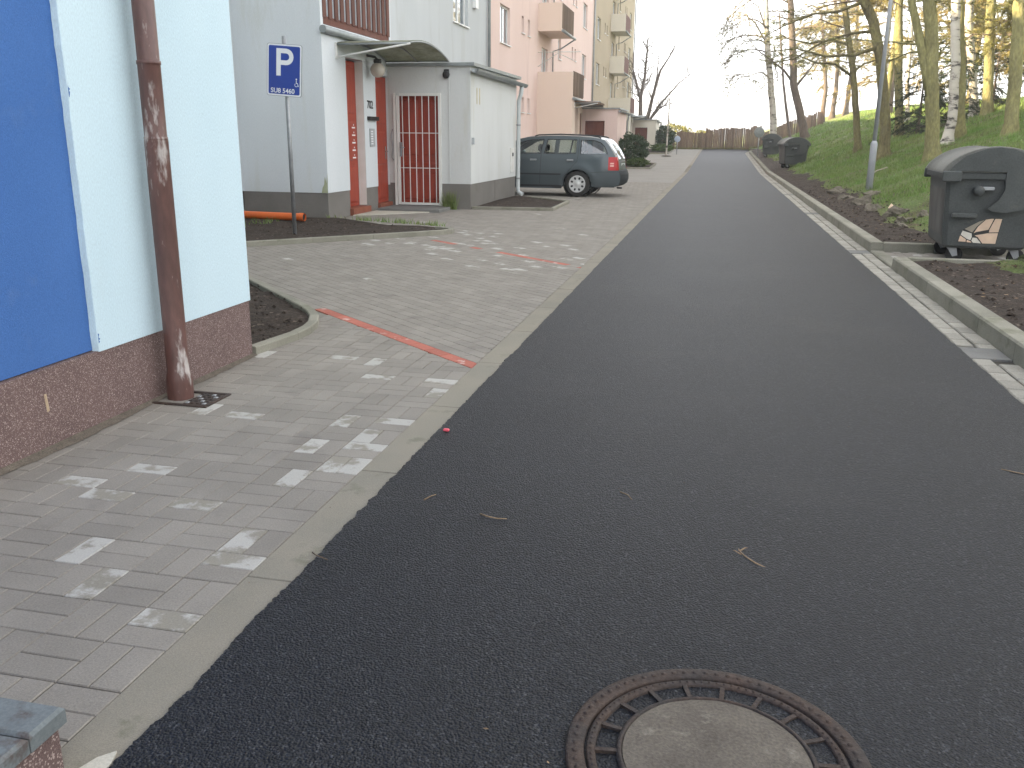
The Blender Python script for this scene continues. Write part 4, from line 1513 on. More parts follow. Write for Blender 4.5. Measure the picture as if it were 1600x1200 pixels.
b.add([(wx - 0.001 + 0.011 * math.cos(rad(a)), yf, wz + 0.058 + 0.011 * math.sin(rad(a))) for a in range(0, 360, 45)], [tuple(range(8))])
b.build('wheelchair_symbol', SIGNWHITE, po)
for zz in (ZC + 0.18, ZC - 0.18):
    b = MB()
    b.box(-0.05, 0.05, -0.033, 0.033, zz - 0.015, zz + 0.015)
    b.build('clamp', GALV, sg, True)

# orange drain pipe lying against the grey wall
op = thing('drain_pipe', 'orange plastic drain pipe lying in the soil bed against the grey wall', 'pipe', (-7.6, 13.7, 0.09))
b = MB()
A = Vector((-9.0, 13.75, 0.13))
B = Vector((-6.62, 13.65, 0.11))
b.tube([A, B], 0.062, 18, cap=False)
b.tube([A, B - (B - A).normalized() * 0.01], 0.055, 18, cap=False)
b.build('tube', ORANGE, op)
d = (B - A).normalized()
b = MB()
b.tube([B - d * 0.10, B - d * 0.09, B - d * 0.01, B], [0.064, 0.069, 0.069, 0.066], 18, cap=False)
b.build('socket', ORANGE, op)
b = MB()
b.lathe(tuple(B - d * 0.02), [(0.0, 0.0), (0.056, 0.0)], 18, 'x')
b.build('mouth', BLACKPLASTIC, op)

# ---------------------------------------------------------------- parked car (local x to the rear, rear axle at 0)
car = thing('parked_car', 'dark grey blue estate car parked nose-in behind the annex', 'car', (-3.33, 22.05 + 0.865, 0), rad(-2.5))
OUT = [(-3.40, 0.24), (-3.47, 0.36), (-3.48, 0.50), (-3.45, 0.62), (-3.38, 0.70), (-3.0, 0.83), (-2.6, 0.91), (-2.25, 0.96), (-1.9, 1.17), (-1.55, 1.37), (-1.3, 1.425), (-0.9, 1.452), (-0.4, 1.46),
       (0.0, 1.448), (0.3, 1.428), (0.5, 1.40), (0.62, 1.365), (0.72, 1.27), (0.83, 1.12), (0.90, 1.0), (0.935, 0.92), (0.95, 0.80), (0.965, 0.66), (1.005, 0.625), (1.045, 0.53), (1.05, 0.42), (1.02, 0.32), (0.95, 0.27), (0.62, 0.25),
       (0.40, 0.235)]
AR = 0.355
rear_arch = [(AR * math.cos(rad(a)), 0.31 + AR * math.sin(rad(a))) for a in range(-10, 191, 12)]
front_arch = [(-2.51 + AR * math.cos(rad(a)), 0.31 + AR * math.sin(rad(a))) for a in range(-10, 191, 12)]
OUTL = OUT[:-1] + rear_arch + [(-0.40, 0.20), (-2.12, 0.20)] + front_arch + [(-2.88, 0.22)]
WINS = [
    [(0.055, 1.035), (0.715, 1.035), (0.700, 1.10), (0.63, 1.22), (0.53, 1.305), (0.38, 1.35), (0.055, 1.365)],
    [(-0.86, 1.03), (-0.215, 1.035), (-0.165, 1.365), (-0.79, 1.372)],
    [(-0.195, 1.035), (-0.055, 1.035), (-0.055, 1.362), (-0.145, 1.365)],
    [(-1.93, 1.02), (-0.955, 1.03), (-0.885, 1.37), (-1.22, 1.355), (-1.42, 1.31)],
]


def CW(x, z):
    w = 0.862 - 0.05 * ((z - 0.62) / 0.42) ** 2 * (1 if z < 1.0 else 0)
    if z >= 1.0:
        w = 0.862 - 0.05 * (0.38 / 0.42) ** 2 - (z - 1.0) * 0.36
    if z > 0.55 and z < 1.0:
        w += 0.006 * math.exp(-((z - 0.90) / 0.05) ** 2)
    if x > 0.45:
        w -= 0.13 * ((x - 0.45) / 0.6) ** 2
    if x < -2.7:
        w -= 0.20 * ((-2.7 - x) / 0.78) ** 2
    # swollen wheel arches
    for ax in (0.0, -2.51):
        dd = math.hypot(x - ax, z - 0.31)
        w += 0.018 * math.exp(-((dd - 0.42) / 0.09) ** 2)
    return w


pts = [Vector(p) for p in OUTL]
n0 = len(pts)
edges = [(i, (i + 1) % n0) for i in range(n0)]
for wv in WINS:
    o0 = len(pts)
    pts += [Vector(p) for p in wv]
    edges += [(o0 + i, o0 + (i + 1) % len(wv)) for i in range(len(wv))]
x = -3.44
while x < 1.05:
    z = 0.24
    while z < 1.45:
        if inside(OUTL, x, z) and not any(inside(w_, x, z) for w_ in WINS):
            if min(math.hypot(x - p[0], z - p[1]) for p in OUTL) > 0.022:
                pts.append(Vector((x, z)))
        z += 0.048
    x += 0.06
cv2, ce2, cf2, _, _, _ = delaunay_2d_cdt(pts, edges, [], 0, 1e-6)
tris = []
for f in cf2:
    mx = sum(cv2[i].x for i in f) / len(f)
    mz = sum(cv2[i].y for i in f) / len(f)
    if inside(OUTL, mx, mz) and not any(inside(w_, mx, mz) for w_ in WINS):
        tris.append(tuple(f))
b = MB()
for sgn in (-1, 1):
    b.add([(v.x, sgn * CW(v.x, v.y), v.y) for v in cv2], tris if sgn < 0 else [t[::-1] for t in tris], True)
# the wrap over nose, bonnet, roof, tail
NY = 12
rear_glass = range(16, 20)
wind_glass = range(7, 9)
roofq = []
glq = []
for i in range(len(OUT) - 1):
    (xa, za), (xb, zb_) = OUT[i], OUT[i + 1]
    for k in range(NY):
        def pt(x, z, t):
            w = CW(x, z)
            cr = 1 - t * t
            top = 1 if z > 1.3 else 0.6
            return (x + (0.05 * cr if x > 0.6 and z < 1.36 else (-0.09 * cr if x < -3.2 else 0)), t * w, z + (0.03 * cr * top if z > 0.8 and x < 0.72 else 0))
        t0, t1 = -1 + 2 * k / NY, -1 + 2 * (k + 1) / NY
        quad = [pt(xa, za, t0), pt(xa, za, t1), pt(xb, zb_, t1), pt(xb, zb_, t0)]
        if (i in rear_glass or i in wind_glass) and 1 <= k < NY - 1:
            glq.append(quad)
        else:
            roofq.append(quad)
for q in roofq:
    if not (q[0][0] > 0.5 and q[0][2] < 0.70):
        b.add(q, [(3, 2, 1, 0)], True)
b.box(-3.3, 0.9, -0.70, 0.70, 0.24, 0.30)
body = b.build('body', CARPAINT, car, True)
b = MB()
for q in roofq:
    if q[0][0] > 0.5 and q[0][2] < 0.70:
        b.add(q, [(3, 2, 1, 0)], True)
b.build('rear_bumper', mat('shaded_bumper', (0.022, 0.027, 0.031), rough=0.7, spec=0.15, vs=6), car, True)  # darker than the body paint: dark reflections are put into this colour
for nm_, cond in (('rear_window', lambda q: q[0][0] > 0), ('windscreen', lambda q: q[0][0] < 0)):
    b = MB()
    for q in glq:
        if cond(q):
            b.add(q, [(3, 2, 1, 0)], True)
    b.build(nm_, CARGLASS, car, True)
for wv in WINS:
    for sgn in (-1, 1):
        g_ = MB()
        v = [(x, sgn * (CW(x, z) - 0.008), z) for x, z in wv]
        g_.poly(v if sgn < 0 else v[::-1])
        wo_ = g_.build('side_window', CARGLASS, car, True)
        fr = MB()
        n = len(wv)
        mx, mz = sum(p[0] for p in wv) / n, sum(p[1] for p in wv) / n
        vo, vi = [], []
        for x, z in wv:
            dx, dz = mx - x, mz - z
            dl = math.hypot(dx, dz)
            vo.append((x - dx / dl * 0.012, sgn * (CW(x, z) + 0.003), z - dz / dl * 0.012))
            vi.append((x + dx / dl * 0.014, sgn * (CW(x, z) - 0.004), z + dz / dl * 0.014))
        fr.add(vo + vi, [(i, (i + 1) % n, n + (i + 1) % n, n + i) for i in range(n)])
        fr.build('seal', BLACKPLASTIC, wo_)


def ribbon(name, path, w, m, off=0.0025):
    for sgn in (-1,):
        rb = MB()
        pp = []
        for (xa, za), (xb, zb_) in zip(path[:-1], path[1:]):
            for q in range(6):
                pp.append((xa + (xb - xa) * q / 6, za + (zb_ - za) * q / 6))
        pp.append(path[-1])
        for (xa, za), (xb, zb_) in zip(pp[:-1], pp[1:]):
            dx, dz = xb - xa, zb_ - za
            dl = math.hypot(dx, dz)
            ox, oz = -dz / dl * w / 2, dx / dl * w / 2
            P_ = [(xa + ox, za + oz), (xb + ox, zb_ + oz), (xb - ox, zb_ - oz), (xa - ox, za - oz)]
            rb.add([(x, sgn * (CW(x, z) + off), z) for x, z in P_], [(0, 1, 2, 3)])
        rb.build(name, m, body)


ribbon('door_gap', [(0.0, 1.40), (0.0, 0.99), (-0.02, 0.86), (-0.20, 0.66), (-0.36, 0.45), (-0.385, 0.30)], 0.009, BLACKPLASTIC)
ribbon('door_gap', [(-0.90, 1.40), (-0.93, 1.0), (-0.95, 0.30)], 0.009, BLACKPLASTIC)
ribbon('door_gap', [(-1.98, 0.98), (-2.02, 0.7), (-1.98, 0.30)], 0.009, BLACKPLASTIC)
ribbon('sill_trim', [(-2.1, 0.245), (-0.40, 0.245)], 0.075, BLACKPLASTIC)
ribbon('bumper_gap', [(0.335, 0.60), (0.60, 0.615), (0.93, 0.62)], 0.010, BLACKPLASTIC)
ribbon('rub_strip', [(-2.05, 0.545), (-0.42, 0.545)], 0.035, BLACKPLASTIC)
for hx in (-0.19, -1.12):
    b = MB()
    b.rbox(hx - 0.085, hx + 0.085, -(CW(hx, 0.90) + 0.032), -(CW(hx, 0.90) + 0.004), 0.862, 0.908, 0.012)
    b.build('door_handle', GALV, car, True)
for sgn in (-1, 1):
    b = MB()
    b.tube([(-1.15, sgn * 0.60, 1.445), (-1.05, sgn * 0.60, 1.478), (-0.5, sgn * 0.60, 1.498), (0.25, sgn * 0.60, 1.472), (0.46, sgn * 0.60, 1.44), (0.52, sgn * 0.60, 1.41)], 0.015, 8)
    b.build('roof_rail', BLACKPLASTIC, car, True)


def xr(z):
    zs_ = [0.27, 0.42, 0.55, 0.60, 0.64, 0.80, 0.92, 1.0, 1.12]
    xs_ = [0.95, 1.05, 1.04, 1.01, 0.965, 0.95, 0.935, 0.90, 0.83]
    return float(np.interp(z, zs_, xs_))


for sgn in (-1, 1):
    b = MB()
    zs_ = [0.655 + 0.315 * i / 8 for i in range(9)]
    grid = []
    for z in zs_:
        row = []
        e = xr(z)
        for k in range(5):
            x = 0.755 + (e - 0.01 - 0.755) * k / 4
            row.append((x, sgn * (CW(x, z) + 0.007), z))
        row.append((e + 0.008, sgn * (CW(e, z) - 0.004), z))
        for t in (0.93, 0.86, 0.80):
            row.append((e + 0.012 + 0.05 * (1 - t * t), sgn * CW(e, z) * t, z))
        grid.append(row)
    m_ = len(grid[0])
    b.add([p for r in grid for p in r], [(i * m_ + k, i * m_ + k + 1, i * m_ + m_ + k + 1, i * m_ + m_ + k) if sgn < 0 else (i * m_ + m_ + k, i * m_ + m_ + k + 1, i * m_ + k + 1, i * m_ + k) for i in range(8) for k in range(m_ - 1)], True)
    tl = b.build('tail_lamp', TAILRED, car, True)
    b = MB()
    for za in (0.745, 0.80):
        b.add([(x, sgn * (CW(x, z) + 0.0095), z) for x, z in ((0.80, za), (0.89, za), (0.89, za + 0.035), (0.80, za + 0.035))], [(0, 1, 2, 3) if sgn < 0 else (3, 2, 1, 0)])
    b.build('reversing_lens', TAILCLEAR, tl)
b = MB()
b.box(0.985, 1.0, -0.26, 0.26, 0.70, 0.81)
b.build('number_plate', SIGNWHITE, car, True)
b = MB()
b.box(0.985, 1.012, -0.35, 0.35, 0.835, 0.865)
b.build('boot_handle', CHROME, car, True)
b = MB()
b.tube([(0.93, -0.45, 0.23), (1.06, -0.45, 0.225)], 0.022, 8)
b.build('exhaust', DARKMETAL, car, True)
for sgn in (-1, 1):
    b = MB()
    b.rbox(-1.98, -1.80, sgn * 0.96 - 0.09, sgn * 0.96 + 0.09, 0.96, 1.09, 0.03)
    b.build('mirror', CARPAINT, car, True)
    b = MB()
    b.rbox(-3.43, -3.12, sgn * 0.62 - 0.16, sgn * 0.62 + 0.16, 0.60, 0.72, 0.03)
    b.build('headlamp', GLASS, car, True)
b = MB()
b.box(-1.7, 0.75, -0.66, 0.66, 0.45, 0.5)
for sx in (-1.15, -0.15):
    for sy in ((-0.36, 0.36) if sx < -1 else (-0.40, 0.0, 0.40)):
        b.rbox(sx - 0.02, sx + 0.16, sy - 0.22, sy + 0.22, 0.5, 1.06, 0.05)
        b.rbox(sx + 0.05, sx + 0.15, sy - 0.12, sy + 0.12, 1.075, 1.255, 0.035)
b.rbox(-2.1, -1.75, -0.66, 0.66, 0.6, 0.98, 0.06)
b.build('interior', SEAT, car, True)
b = MB()
b.lathe((0, 0, 0), [(0.20, -0.09), (0.285, -0.095), (0.312, -0.06), (0.316, 0.0), (0.312, 0.06), (0.285, 0.095), (0.20, 0.09)], 36, 'y')
tyre_me = b.mesh('tyre', RUBBER)
b = MB()
b.lathe((0, 0, 0), [(0.0, -0.092), (0.05, -0.095), (0.06, -0.088), (0.10, -0.090), (0.185, -0.085), (0.205, -0.094), (0.212, -0.080), (0.212, 0.06)], 36, 'y')
rim_me = b.mesh('wheel_cover', WHEELSILVER)
b = MB()
for k in range(8):
    a = 2 * math.pi * (k + 0.5) / 8
    cx, cz = 0.142 * math.cos(a), 0.142 * math.sin(a)
    v = []
    for q in range(10):
        t = 2 * math.pi * q / 10
        lx, lz = 0.034 * math.cos(t), 0.027 * math.sin(t)
        v.append((cx + lx * math.cos(a) - lz * math.sin(a), -0.0895, cz + lx * math.sin(a) + lz * math.cos(a)))
    b.poly(v)
hole_me = b.mesh('cover_hole', BLACKPLASTIC)
for wx in (0.0, -2.51):
    for sgn in (-1, 1):
        t = link('wheel', tyre_me, car, True)
        t.location = (wx, sgn * 0.755, 0.316)
        if sgn > 0:
            t.rotation_euler = (0, 0, math.pi)
        r = link('wheel_cover', rim_me, t)
        h = link('cover_holes', hole_me, t)
for wx in (0.0, -2.51):
    for sgn in (-1, 1):
        b = MB()
        b.lathe((wx, sgn * 0.60, 0.33), [(0.37, -0.18), (0.37, 0.18)], 24, 'y')
        b.build('arch_liner', BLACKPLASTIC, car, True)

# ---------------------------------------------------------------- wheeled bins
bin0 = thing('wheeled_bin', 'large dark plastic wheeled bin with faded domed lid and mosaic sticker, nearest on the right', 'bin', (3.14, 11.93, 0.014), rad(-4), 'wheeled refuse bins along the bank')
HX, HY = 0.52, 0.675


def ring(hx, hy, z, c):
    return [(-hx + c, -hy, z), (hx - c, -hy, z), (hx, -hy + c, z), (hx, hy - c, z), (hx - c, hy, z), (-hx + c, hy, z), (-hx, hy - c, z), (-hx, -hy + c, z)]


b = MB()
rings = [ring(0.42, 0.57, 0.19, 0.06), ring(0.445, 0.60, 0.22, 0.05), ring(0.475, 0.63, 0.62, 0.045), ring(0.50, 0.655, 1.0, 0.04)]
v = [p for r in rings for p in r]
f = [tuple(range(7, -1, -1))] + [(k * 8 + i, k * 8 + (i + 1) % 8, k * 8 + 8 + (i + 1) % 8, k * 8 + 8 + i) for k in range(3) for i in range(8)]
b.add(v, f)
b.build('body', BINBODY, bin0, True)
b = MB()
rings = [ring(0.515, 0.67, 0.985, 0.04), ring(0.545, 0.70, 0.99, 0.045), ring(0.55, 0.705, 1.05, 0.045), ring(0.53, 0.685, 1.062, 0.04), ring(0.47, 0.62, 1.06, 0.04)]
v = [p for r in rings for p in r]
b.add(v, [(k * 8 + i, k * 8 + (i + 1) % 8, k * 8 + 8 + (i + 1) % 8, k * 8 + 8 + i) for k in range(4) for i in range(8)])
b.build('rim', BINBODY, bin0, True)
# domed lid
b = MB()
nA = 20
sec = []
for k in range(nA + 1):
    t = math.pi * k / nA
    sec.append((-0.555 * math.cos(t), 1.062 + 0.285 * math.sin(t) ** 1.35))
for y in (-0.70, -0.66, -0.62, 0.62, 0.66, 0.70):
    pass
lay = [(-0.70, 0.0), (-0.69, 0.006), (-0.61, 0.006), (-0.60, -0.012), (0.60, -0.012), (0.61, 0.006), (0.69, 0.006), (0.70, 0.0)]
v = []
for y, e in lay:
    for x, z in sec:
        d = math.hypot(x, z - 0.95) or 1
        v.append((x + x / d * e, y, z + (z - 0.95) / d * e))
m_ = nA + 1
b.add(v, [(i * m_ + k, i * m_ + k + 1, i * m_ + m_ + k + 1, i * m_ + m_ + k) for i in range(len(lay) - 1) for k in range(nA)], True)
for yy_, rv_ in ((-0.70, False), (0.70, True)):
    pp = [(x, yy_, z) for x, z in sec]
    b.poly(pp[::-1] if not rv_ else pp)
lid = b.build('lid', BINLID, bin0, True)
for sgn in (-1, 1):
    b = MB()
    fan = [(-0.50, 1.075), (0.10, 1.075), (0.10, 1.0), (0.11, 0.88), (0.06, 0.76), (-0.04, 0.66), (0.02, 0.63), (0.16, 0.62), (0.32, 0.66), (0.43, 0.78), (0.50, 0.93), (0.535, 1.062), (0.47, 1.13), (0.34, 1.245), (0.14, 1.325), (0.0, 1.34), (-0.14, 1.325), (-0.34, 1.245), (-0.45, 1.14)]
    y0, y1 = sgn * 0.702, sgn * 0.722
    n = len(fan)
    b.add([(x, y0, z) for x, z in fan] + [(x, y1, z) for x, z in fan], [tuple(range(n, 2 * n)) if sgn < 0 else tuple(range(2 * n - 1, n - 1, -1))] + [(i, (i + 1) % n, n + (i + 1) % n, n + i) if sgn > 0 else (n + i, n + (i + 1) % n, (i + 1) % n, i) for i in range(n)])
    b.build('lid_side', BINBODY, lid)
    b = MB()
    b.rbox(-0.565, -0.36, min(sgn * 0.69, sgn * 0.745), max(sgn * 0.69, sgn * 0.745), 0.955, 1.075, 0.012)
    b.build('rim_bracket', BINBODY, bin0, True)
    b = MB()
    b.rbox(0.40, 0.565, min(sgn * 0.69, sgn * 0.74), max(sgn * 0.69, sgn * 0.74), 0.97, 1.075, 0.012)
    b.build('rim_bracket', BINBODY, bin0, True)
    b = MB()
    b.lathe((-0.16, sgn * 0.66, 0.86), [(0.0, sgn * 0.115), (0.045, sgn * 0.115), (0.055, sgn * 0.10), (0.055, 0.0)], 16, 'y')
    b.build('trunnion', BINBODY, bin0, True)
    b = MB()
    b.rbox(-0.12, 0.0, min(sgn * 0.66, sgn * 0.73), max(sgn * 0.66, sgn * 0.73), 0.865, 0.905, 0.008)
    b.build('hinge_pin', GALV, bin0, True)
    b = MB()
    b.rbox(-0.40, -0.13, min(sgn * 0.63, sgn * 0.70), max(sgn * 0.63, sgn * 0.70), 0.545, 0.60, 0.012)
    b.build('handle', BINBODY, bin0, True)
b = MB()
b.add([(-0.4545 - 0.004, -0.50, 0.32), (-0.4545 - 0.004, 0.50, 0.32), (-0.490 - 0.004, 0.56, 0.86), (-0.490 - 0.004, -0.50, 0.86)], [(3, 2, 1, 0)])
b.build('worn_panel', BINWORN, bin0, True)
b = MB()
b.rbox(0.27, 0.31, -0.735, -0.722, 1.17, 1.20, 0.004)
b.build('lid_knob', BLACKPLASTIC, bin0, True)
# four castors
for cx in (-0.33, 0.33):
    for cy in (-0.44, 0.44):
        c = MB()
        c.lathe((cx + 0.05, cy, 0.095), [(0.0, -0.024), (0.07, -0.026), (0.092, -0.022), (0.097, 0.0), (0.092, 0.022), (0.07, 0.026), (0.0, 0.024)], 18, 'y')
        ca_ = c.build('castor', RUBBER, bin0, True)
        c = MB()
        for sy in (-0.034, 0.034):
            c.add([(cx - 0.05, cy + sy, 0.20), (cx + 0.06, cy + sy, 0.20), (cx + 0.085, cy + sy, 0.09), (cx + 0.03, cy + sy, 0.075)], [(0, 1, 2, 3)])
            c.add([(cx - 0.05, cy + sy * 1.15, 0.20), (cx + 0.06, cy + sy * 1.15, 0.20), (cx + 0.085, cy + sy * 1.15, 0.09), (cx + 0.03, cy + sy * 1.15, 0.075)], [(3, 2, 1, 0)])
        c.box(cx - 0.06, cx + 0.07, cy - 0.045, cy + 0.045, 0.192, 0.204)
        c.build('fork', GALV, ca_)
others = []
bin1 = copy_tree(bin0)
bin1.location = (3.13, 41.2, 0.20)
bin1.rotation_euler.z = rad(8)
bin1['label'] = 'dark wheeled bin in the middle distance at the foot of the bank'
bin2 = copy_tree(bin0)
bin2.location = (2.92, 54.6, 0.40)
bin2.rotation_euler.z = rad(-4)
bin2['label'] = 'farthest dark wheeled bin, near the round sign and birch'
bin1.scale = (1, 1, 0.98)
# sticker only on the nearest bin
SXX = lambda u, v: (-0.53 + (u - 345) / 700, -0.606 - 0.075 * ((1060 - v) / 700 - 0.22), (1060 - v) / 700)
b = MB()
st_poly = [(545, 770), (650, 700), (735, 675), (820, 675), (800, 885), (515, 875), (530, 800)]
off = lambda p, e: (p[0], p[1] - e, p[2])
b.poly([off(SXX(u, v), 0.0) for u, v in st_poly][::-1])
sticker = b.build('sticker', DARKMETAL, bin0, True)
pieces = [(STICKER_C, [(552, 768), (652, 704), (690, 690), (640, 745), (612, 795)]), (STICKER_A, [(698, 688), (738, 679), (757, 679), (728, 768), (642, 790), (624, 800), (650, 745)]),
          (STICKER_A, [(766, 679), (816, 679), (804, 786), (736, 790), (736, 768)]), (STICKER_A, [(728, 797), (803, 793), (796, 881), (700, 881), (660, 832), (634, 818)]),
          (STICKER_B, [(540, 782), (610, 803), (615, 832), (608, 858), (580, 848), (530, 815)]), (STICKER_B, [(622, 836), (652, 838), (690, 881), (630, 878), (616, 862)]),
          (STICKER_A, [(527, 822), (574, 852), (574, 873), (519, 871)]), (STICKER_A, [(582, 856), (608, 866), (620, 877), (582, 875)])]
for m_, pc in pieces:
    q = MB()
    q.poly([off(SXX(u, v), 0.0025) for u, v in pc])
    q.build('sticker_piece', m_, sticker)

# ---------------------------------------------------------------- manhole
MX, MY = 0.09, 1.805
MZ = 0.0285
mh = thing('manhole_cover', 'round rusty iron manhole cover with concrete centre in the asphalt', 'manhole cover', (MX, MY, MZ))
b = MB()
prof = [(0.352, -0.01), (0.352, 0.006), (0.346, 0.009), (0.312, 0.009), (0.308, 0.005), (0.308, -0.02)]
b.lathe((0, 0, 0), prof, 96)
b.build('frame', IRON, mh, True)
rg = random.Random(4)
b = MB()
for k in range(72):
    a = 2 * math.pi * k / 72
    b.lathe((0.329 * math.cos(a), 0.329 * math.sin(a), 0.009), [(0.0085, -0.002), (0.006, 0.003), (0.0, 0.003)], 6)
tag(b.build('frame_studs', IRON, mh, True), kind='stuff')
b = MB()
b.lathe((0, 0, 0), [(0.303, -0.02), (0.303, 0.003), (0.298, 0.006), (0.285, 0.006), (0.281, 0.001), (0.281, -0.012), (0.232, -0.012), (0.232, 0.003), (0.226, 0.007), (0.220, 0.007), (0.218, -0.01)], 96)
lid_o = b.build('lid', IRON, mh, True)
nr = 18
for k in range(nr):
    a = 2 * math.pi * (k + 0.35) / nr
    q = MB()
    ca_, sa_ = math.cos(a), math.sin(a)
    t = 0.006
    v = []
    for r_, z in ((0.231, -0.012), (0.231, 0.004), (0.282, 0.004), (0.282, -0.012)):
        for s_ in (-t, t):
            v.append((r_ * ca_ - s_ * sa_, r_ * sa_ + s_ * ca_, z))
    q.add(v, [(0, 2, 3, 1), (2, 4, 5, 3), (4, 6, 7, 5), (0, 6, 4, 2), (1, 3, 5, 7)])
    q.build('rib', IRON, lid_o)
    a2 = a + math.pi / nr
    q = MB()
    q.lathe((0.250 * math.cos(a2), 0.250 * math.sin(a2), -0.0095), [(0.0, 0.0005), (0.013, 0.001), (0.019, 0.004), (0.022, -0.002)], 10)
    q.build('pocket', RUSTWATER, lid_o)
b = MB()
for k in range(96):
    a = 2 * math.pi * k / 96
    rr_ = 0.292
    b.lathe((rr_ * math.cos(a), rr_ * math.sin(a), 0.006), [(0.005, -0.001), (0.003, 0.003), (0.0, 0.003)], 5)
tag(b.build('lid_studs', IRON, lid_o), kind='stuff')
b = MB()
n = 64
vv = [(0, 0, 0.006)]
for ring_i in range(1, 9):
    for k in range(n):
        a = 2 * math.pi * k / n
        r_ = 0.2175 * ring_i / 8
        vv.append((r_ * math.cos(a), r_ * math.sin(a), 0.006 + 0.0022 * nz(r_ * math.cos(a), r_ * math.sin(a), 26) - (0.002 if ring_i == 8 else 0)))
ff_ = [(0, 1 + k, 1 + (k + 1) % n) for k in range(n)]
for ring_i in range(7):
    o0 = 1 + ring_i * n
    ff_ += [(o0 + k, o0 + n + k, o0 + n + (k + 1) % n, o0 + (k + 1) % n) for k in range(n)]
b.add(vv, ff_, True)
b.build('concrete_centre', LIDCONCRETE, mh, True)

# ---------------------------------------------------------------- twigs and litter on the road


def ground_twig(name, label, pts, r, group=None, m=DRYTWIG, cat='twig', extra=()):
    t = MB()
    t.tube([(x, y, z) for x, y, z in pts], [r * (1 - 0.5 * i / (len(pts) - 1)) for i in range(len(pts))], 5)
    for e in extra:
        t.tube(e, [r * 0.8, r * 0.6, r * 0.35][:len(e)], 5)
    return tag(t.build(name, m), label, cat, group)


RZ = 0.024
ground_twig('twig', 'pale curved twig lying on the asphalt left of the centre', [(-0.80, 3.02, RZ), (-0.765, 3.0, RZ + 0.002), (-0.73, 2.995, RZ), (-0.69, 3.0, RZ)], 0.0035)
ground_twig('twig', 'forked dry twig lying on the asphalt right of the centre', [(0.25, 2.82, RZ), (0.215, 2.845, RZ + 0.004), (0.185, 2.885, RZ + 0.004), (0.165, 2.93, RZ + 0.002), (0.16, 2.975, RZ)], 0.0042,
            extra=([(0.165, 2.925, RZ + 0.003), (0.185, 2.955, RZ + 0.004), (0.205, 2.965, RZ)], [(0.17, 2.90, RZ + 0.003), (0.15, 2.925, RZ + 0.003), (0.138, 2.93, RZ)]))
ground_twig('twig', 'tiny pale twig in the middle of the asphalt', [(-0.30, 3.37, RZ), (-0.265, 3.345, RZ), (-0.245, 3.30, RZ)], 0.0026)
ground_twig('twig', 'thin twig on the asphalt by the left kerb strip', [(-1.06, 3.12, 0.014), (-1.045, 3.16, 0.015), (-1.03, 3.185, 0.014)], 0.003)
ground_twig('twig', 'thin dry twig at the right edge of the picture on the asphalt', [(1.32, 4.06, 0.016), (1.37, 4.03, 0.018), (1.45, 4.0, 0.016)], 0.0035)
ground_twig('twig', 'reddish stem lying on the flush kerb strip', [(-1.30, 2.60, 0.006), (-1.27, 2.57, 0.012), (-1.22, 2.55, 0.012)], 0.0028, m=TWIG)
b = MB()
b.rbox(-1.242, -1.212, 3.965, 3.985, 0.010, 0.022, 0.003)
tag(b.build('plastic_scrap', PINKBIT), 'small pink plastic scrap at the left edge of the asphalt', 'litter')

# ---------------------------------------------------------------- lamp post
lp = thing('lamp_post', 'grey steel lamp post with thicker lower section on the bank', 'lamp post', (3.34, 21.5, 0.25))
b = MB()
b.tube([(0, 0, -0.2), (0, 0, 1.08), (0, 0, 1.11), (0, 0, 1.16)], [0.075, 0.075, 0.07, 0.046], 16)
b.build('base_tube', LAMPPOST, lp, True)
b = MB()
b.tube([(0, 0, 1.14), (0, 0, 4.5), (0, 0, 5.8), (-0.15, 0, 6.0), (-0.9, 0, 6.1)], [0.046, 0.04, 0.035, 0.03, 0.03], 12)
b.build('pole', LAMPPOST, lp, True)
b = MB()
b.rbox(-1.45, -0.85, -0.12, 0.12, 6.05, 6.2, 0.04)
b.build('lantern', GALV, lp, True)

# ---------------------------------------------------------------- fence across the far end
fence = thing('picket_fence', 'old brown board fence across the far end of the road', 'fence', (0, 73.5, 0.6))
rng = random.Random(21)
panels = [(-7.6, -5.2), (-5.2, -3.0), (-3.0, -1.05), (-1.05, 1.0), (1.0, 3.1), (3.1, 5.2), (5.2, 7.6)]
for pi2, (xa, xb) in enumerate(panels):
    p = MB()
    h = 1.36 if xb <= -1.0 else (1.55 if xb < 4 else 1.0)
    x = xa
    while x < xb - 0.02:
        w = rng.uniform(0.10, 0.14)
        if rng.random() > 0.025:
            hz = h + rng.uniform(-0.07, 0.06)
            gz = min(bank(x, 73.5), 3.6) if x > 2 else rise(73.5) - 0.06
            z0 = gz - 0.1
            z1 = gz + hz + (0.15 * max(0, min(1, (x + 1) / 2)) if x > -1 and x < 2 else 0.1 if x >= 2 else 0)
            p.add([(x, 73.5, z0), (x + w * 0.985, 73.5 + rng.uniform(-.02, .02), z0), (x + w * 0.985, 73.5, z1 - 0.05), (x + w * 0.45, 73.5, z1), (x, 73.5, z1 - 0.05),
                   (x, 73.53, z0), (x + w * 0.985, 73.53, z0), (x + w * 0.985, 73.53, z1 - 0.05), (x + w * 0.45, 73.53, z1), (x, 73.53, z1 - 0.05)],
                  [(0, 1, 2, 3, 4), (9, 8, 7, 6, 5), (0, 5, 6, 1), (1, 6, 7, 2), (2, 7, 8, 3), (3, 8, 9, 4), (4, 9, 5, 0)])
        x += w + (rng.uniform(0.0, 0.006) if rng.random() < 0.85 else rng.uniform(0.01, 0.03))
    po_ = p.build('board_panel', OLDWOOD, fence)
    q = MB()
    zz = (min(bank(xa, 73.5), 3.6) if xa > 2 else rise(73.5))
    q.box(xa - 0.06, xa + 0.06, 73.55, 73.67, zz - 0.1, zz + h + 0.05)
    q.build('post', OLDWOOD, fence)
b = MB()
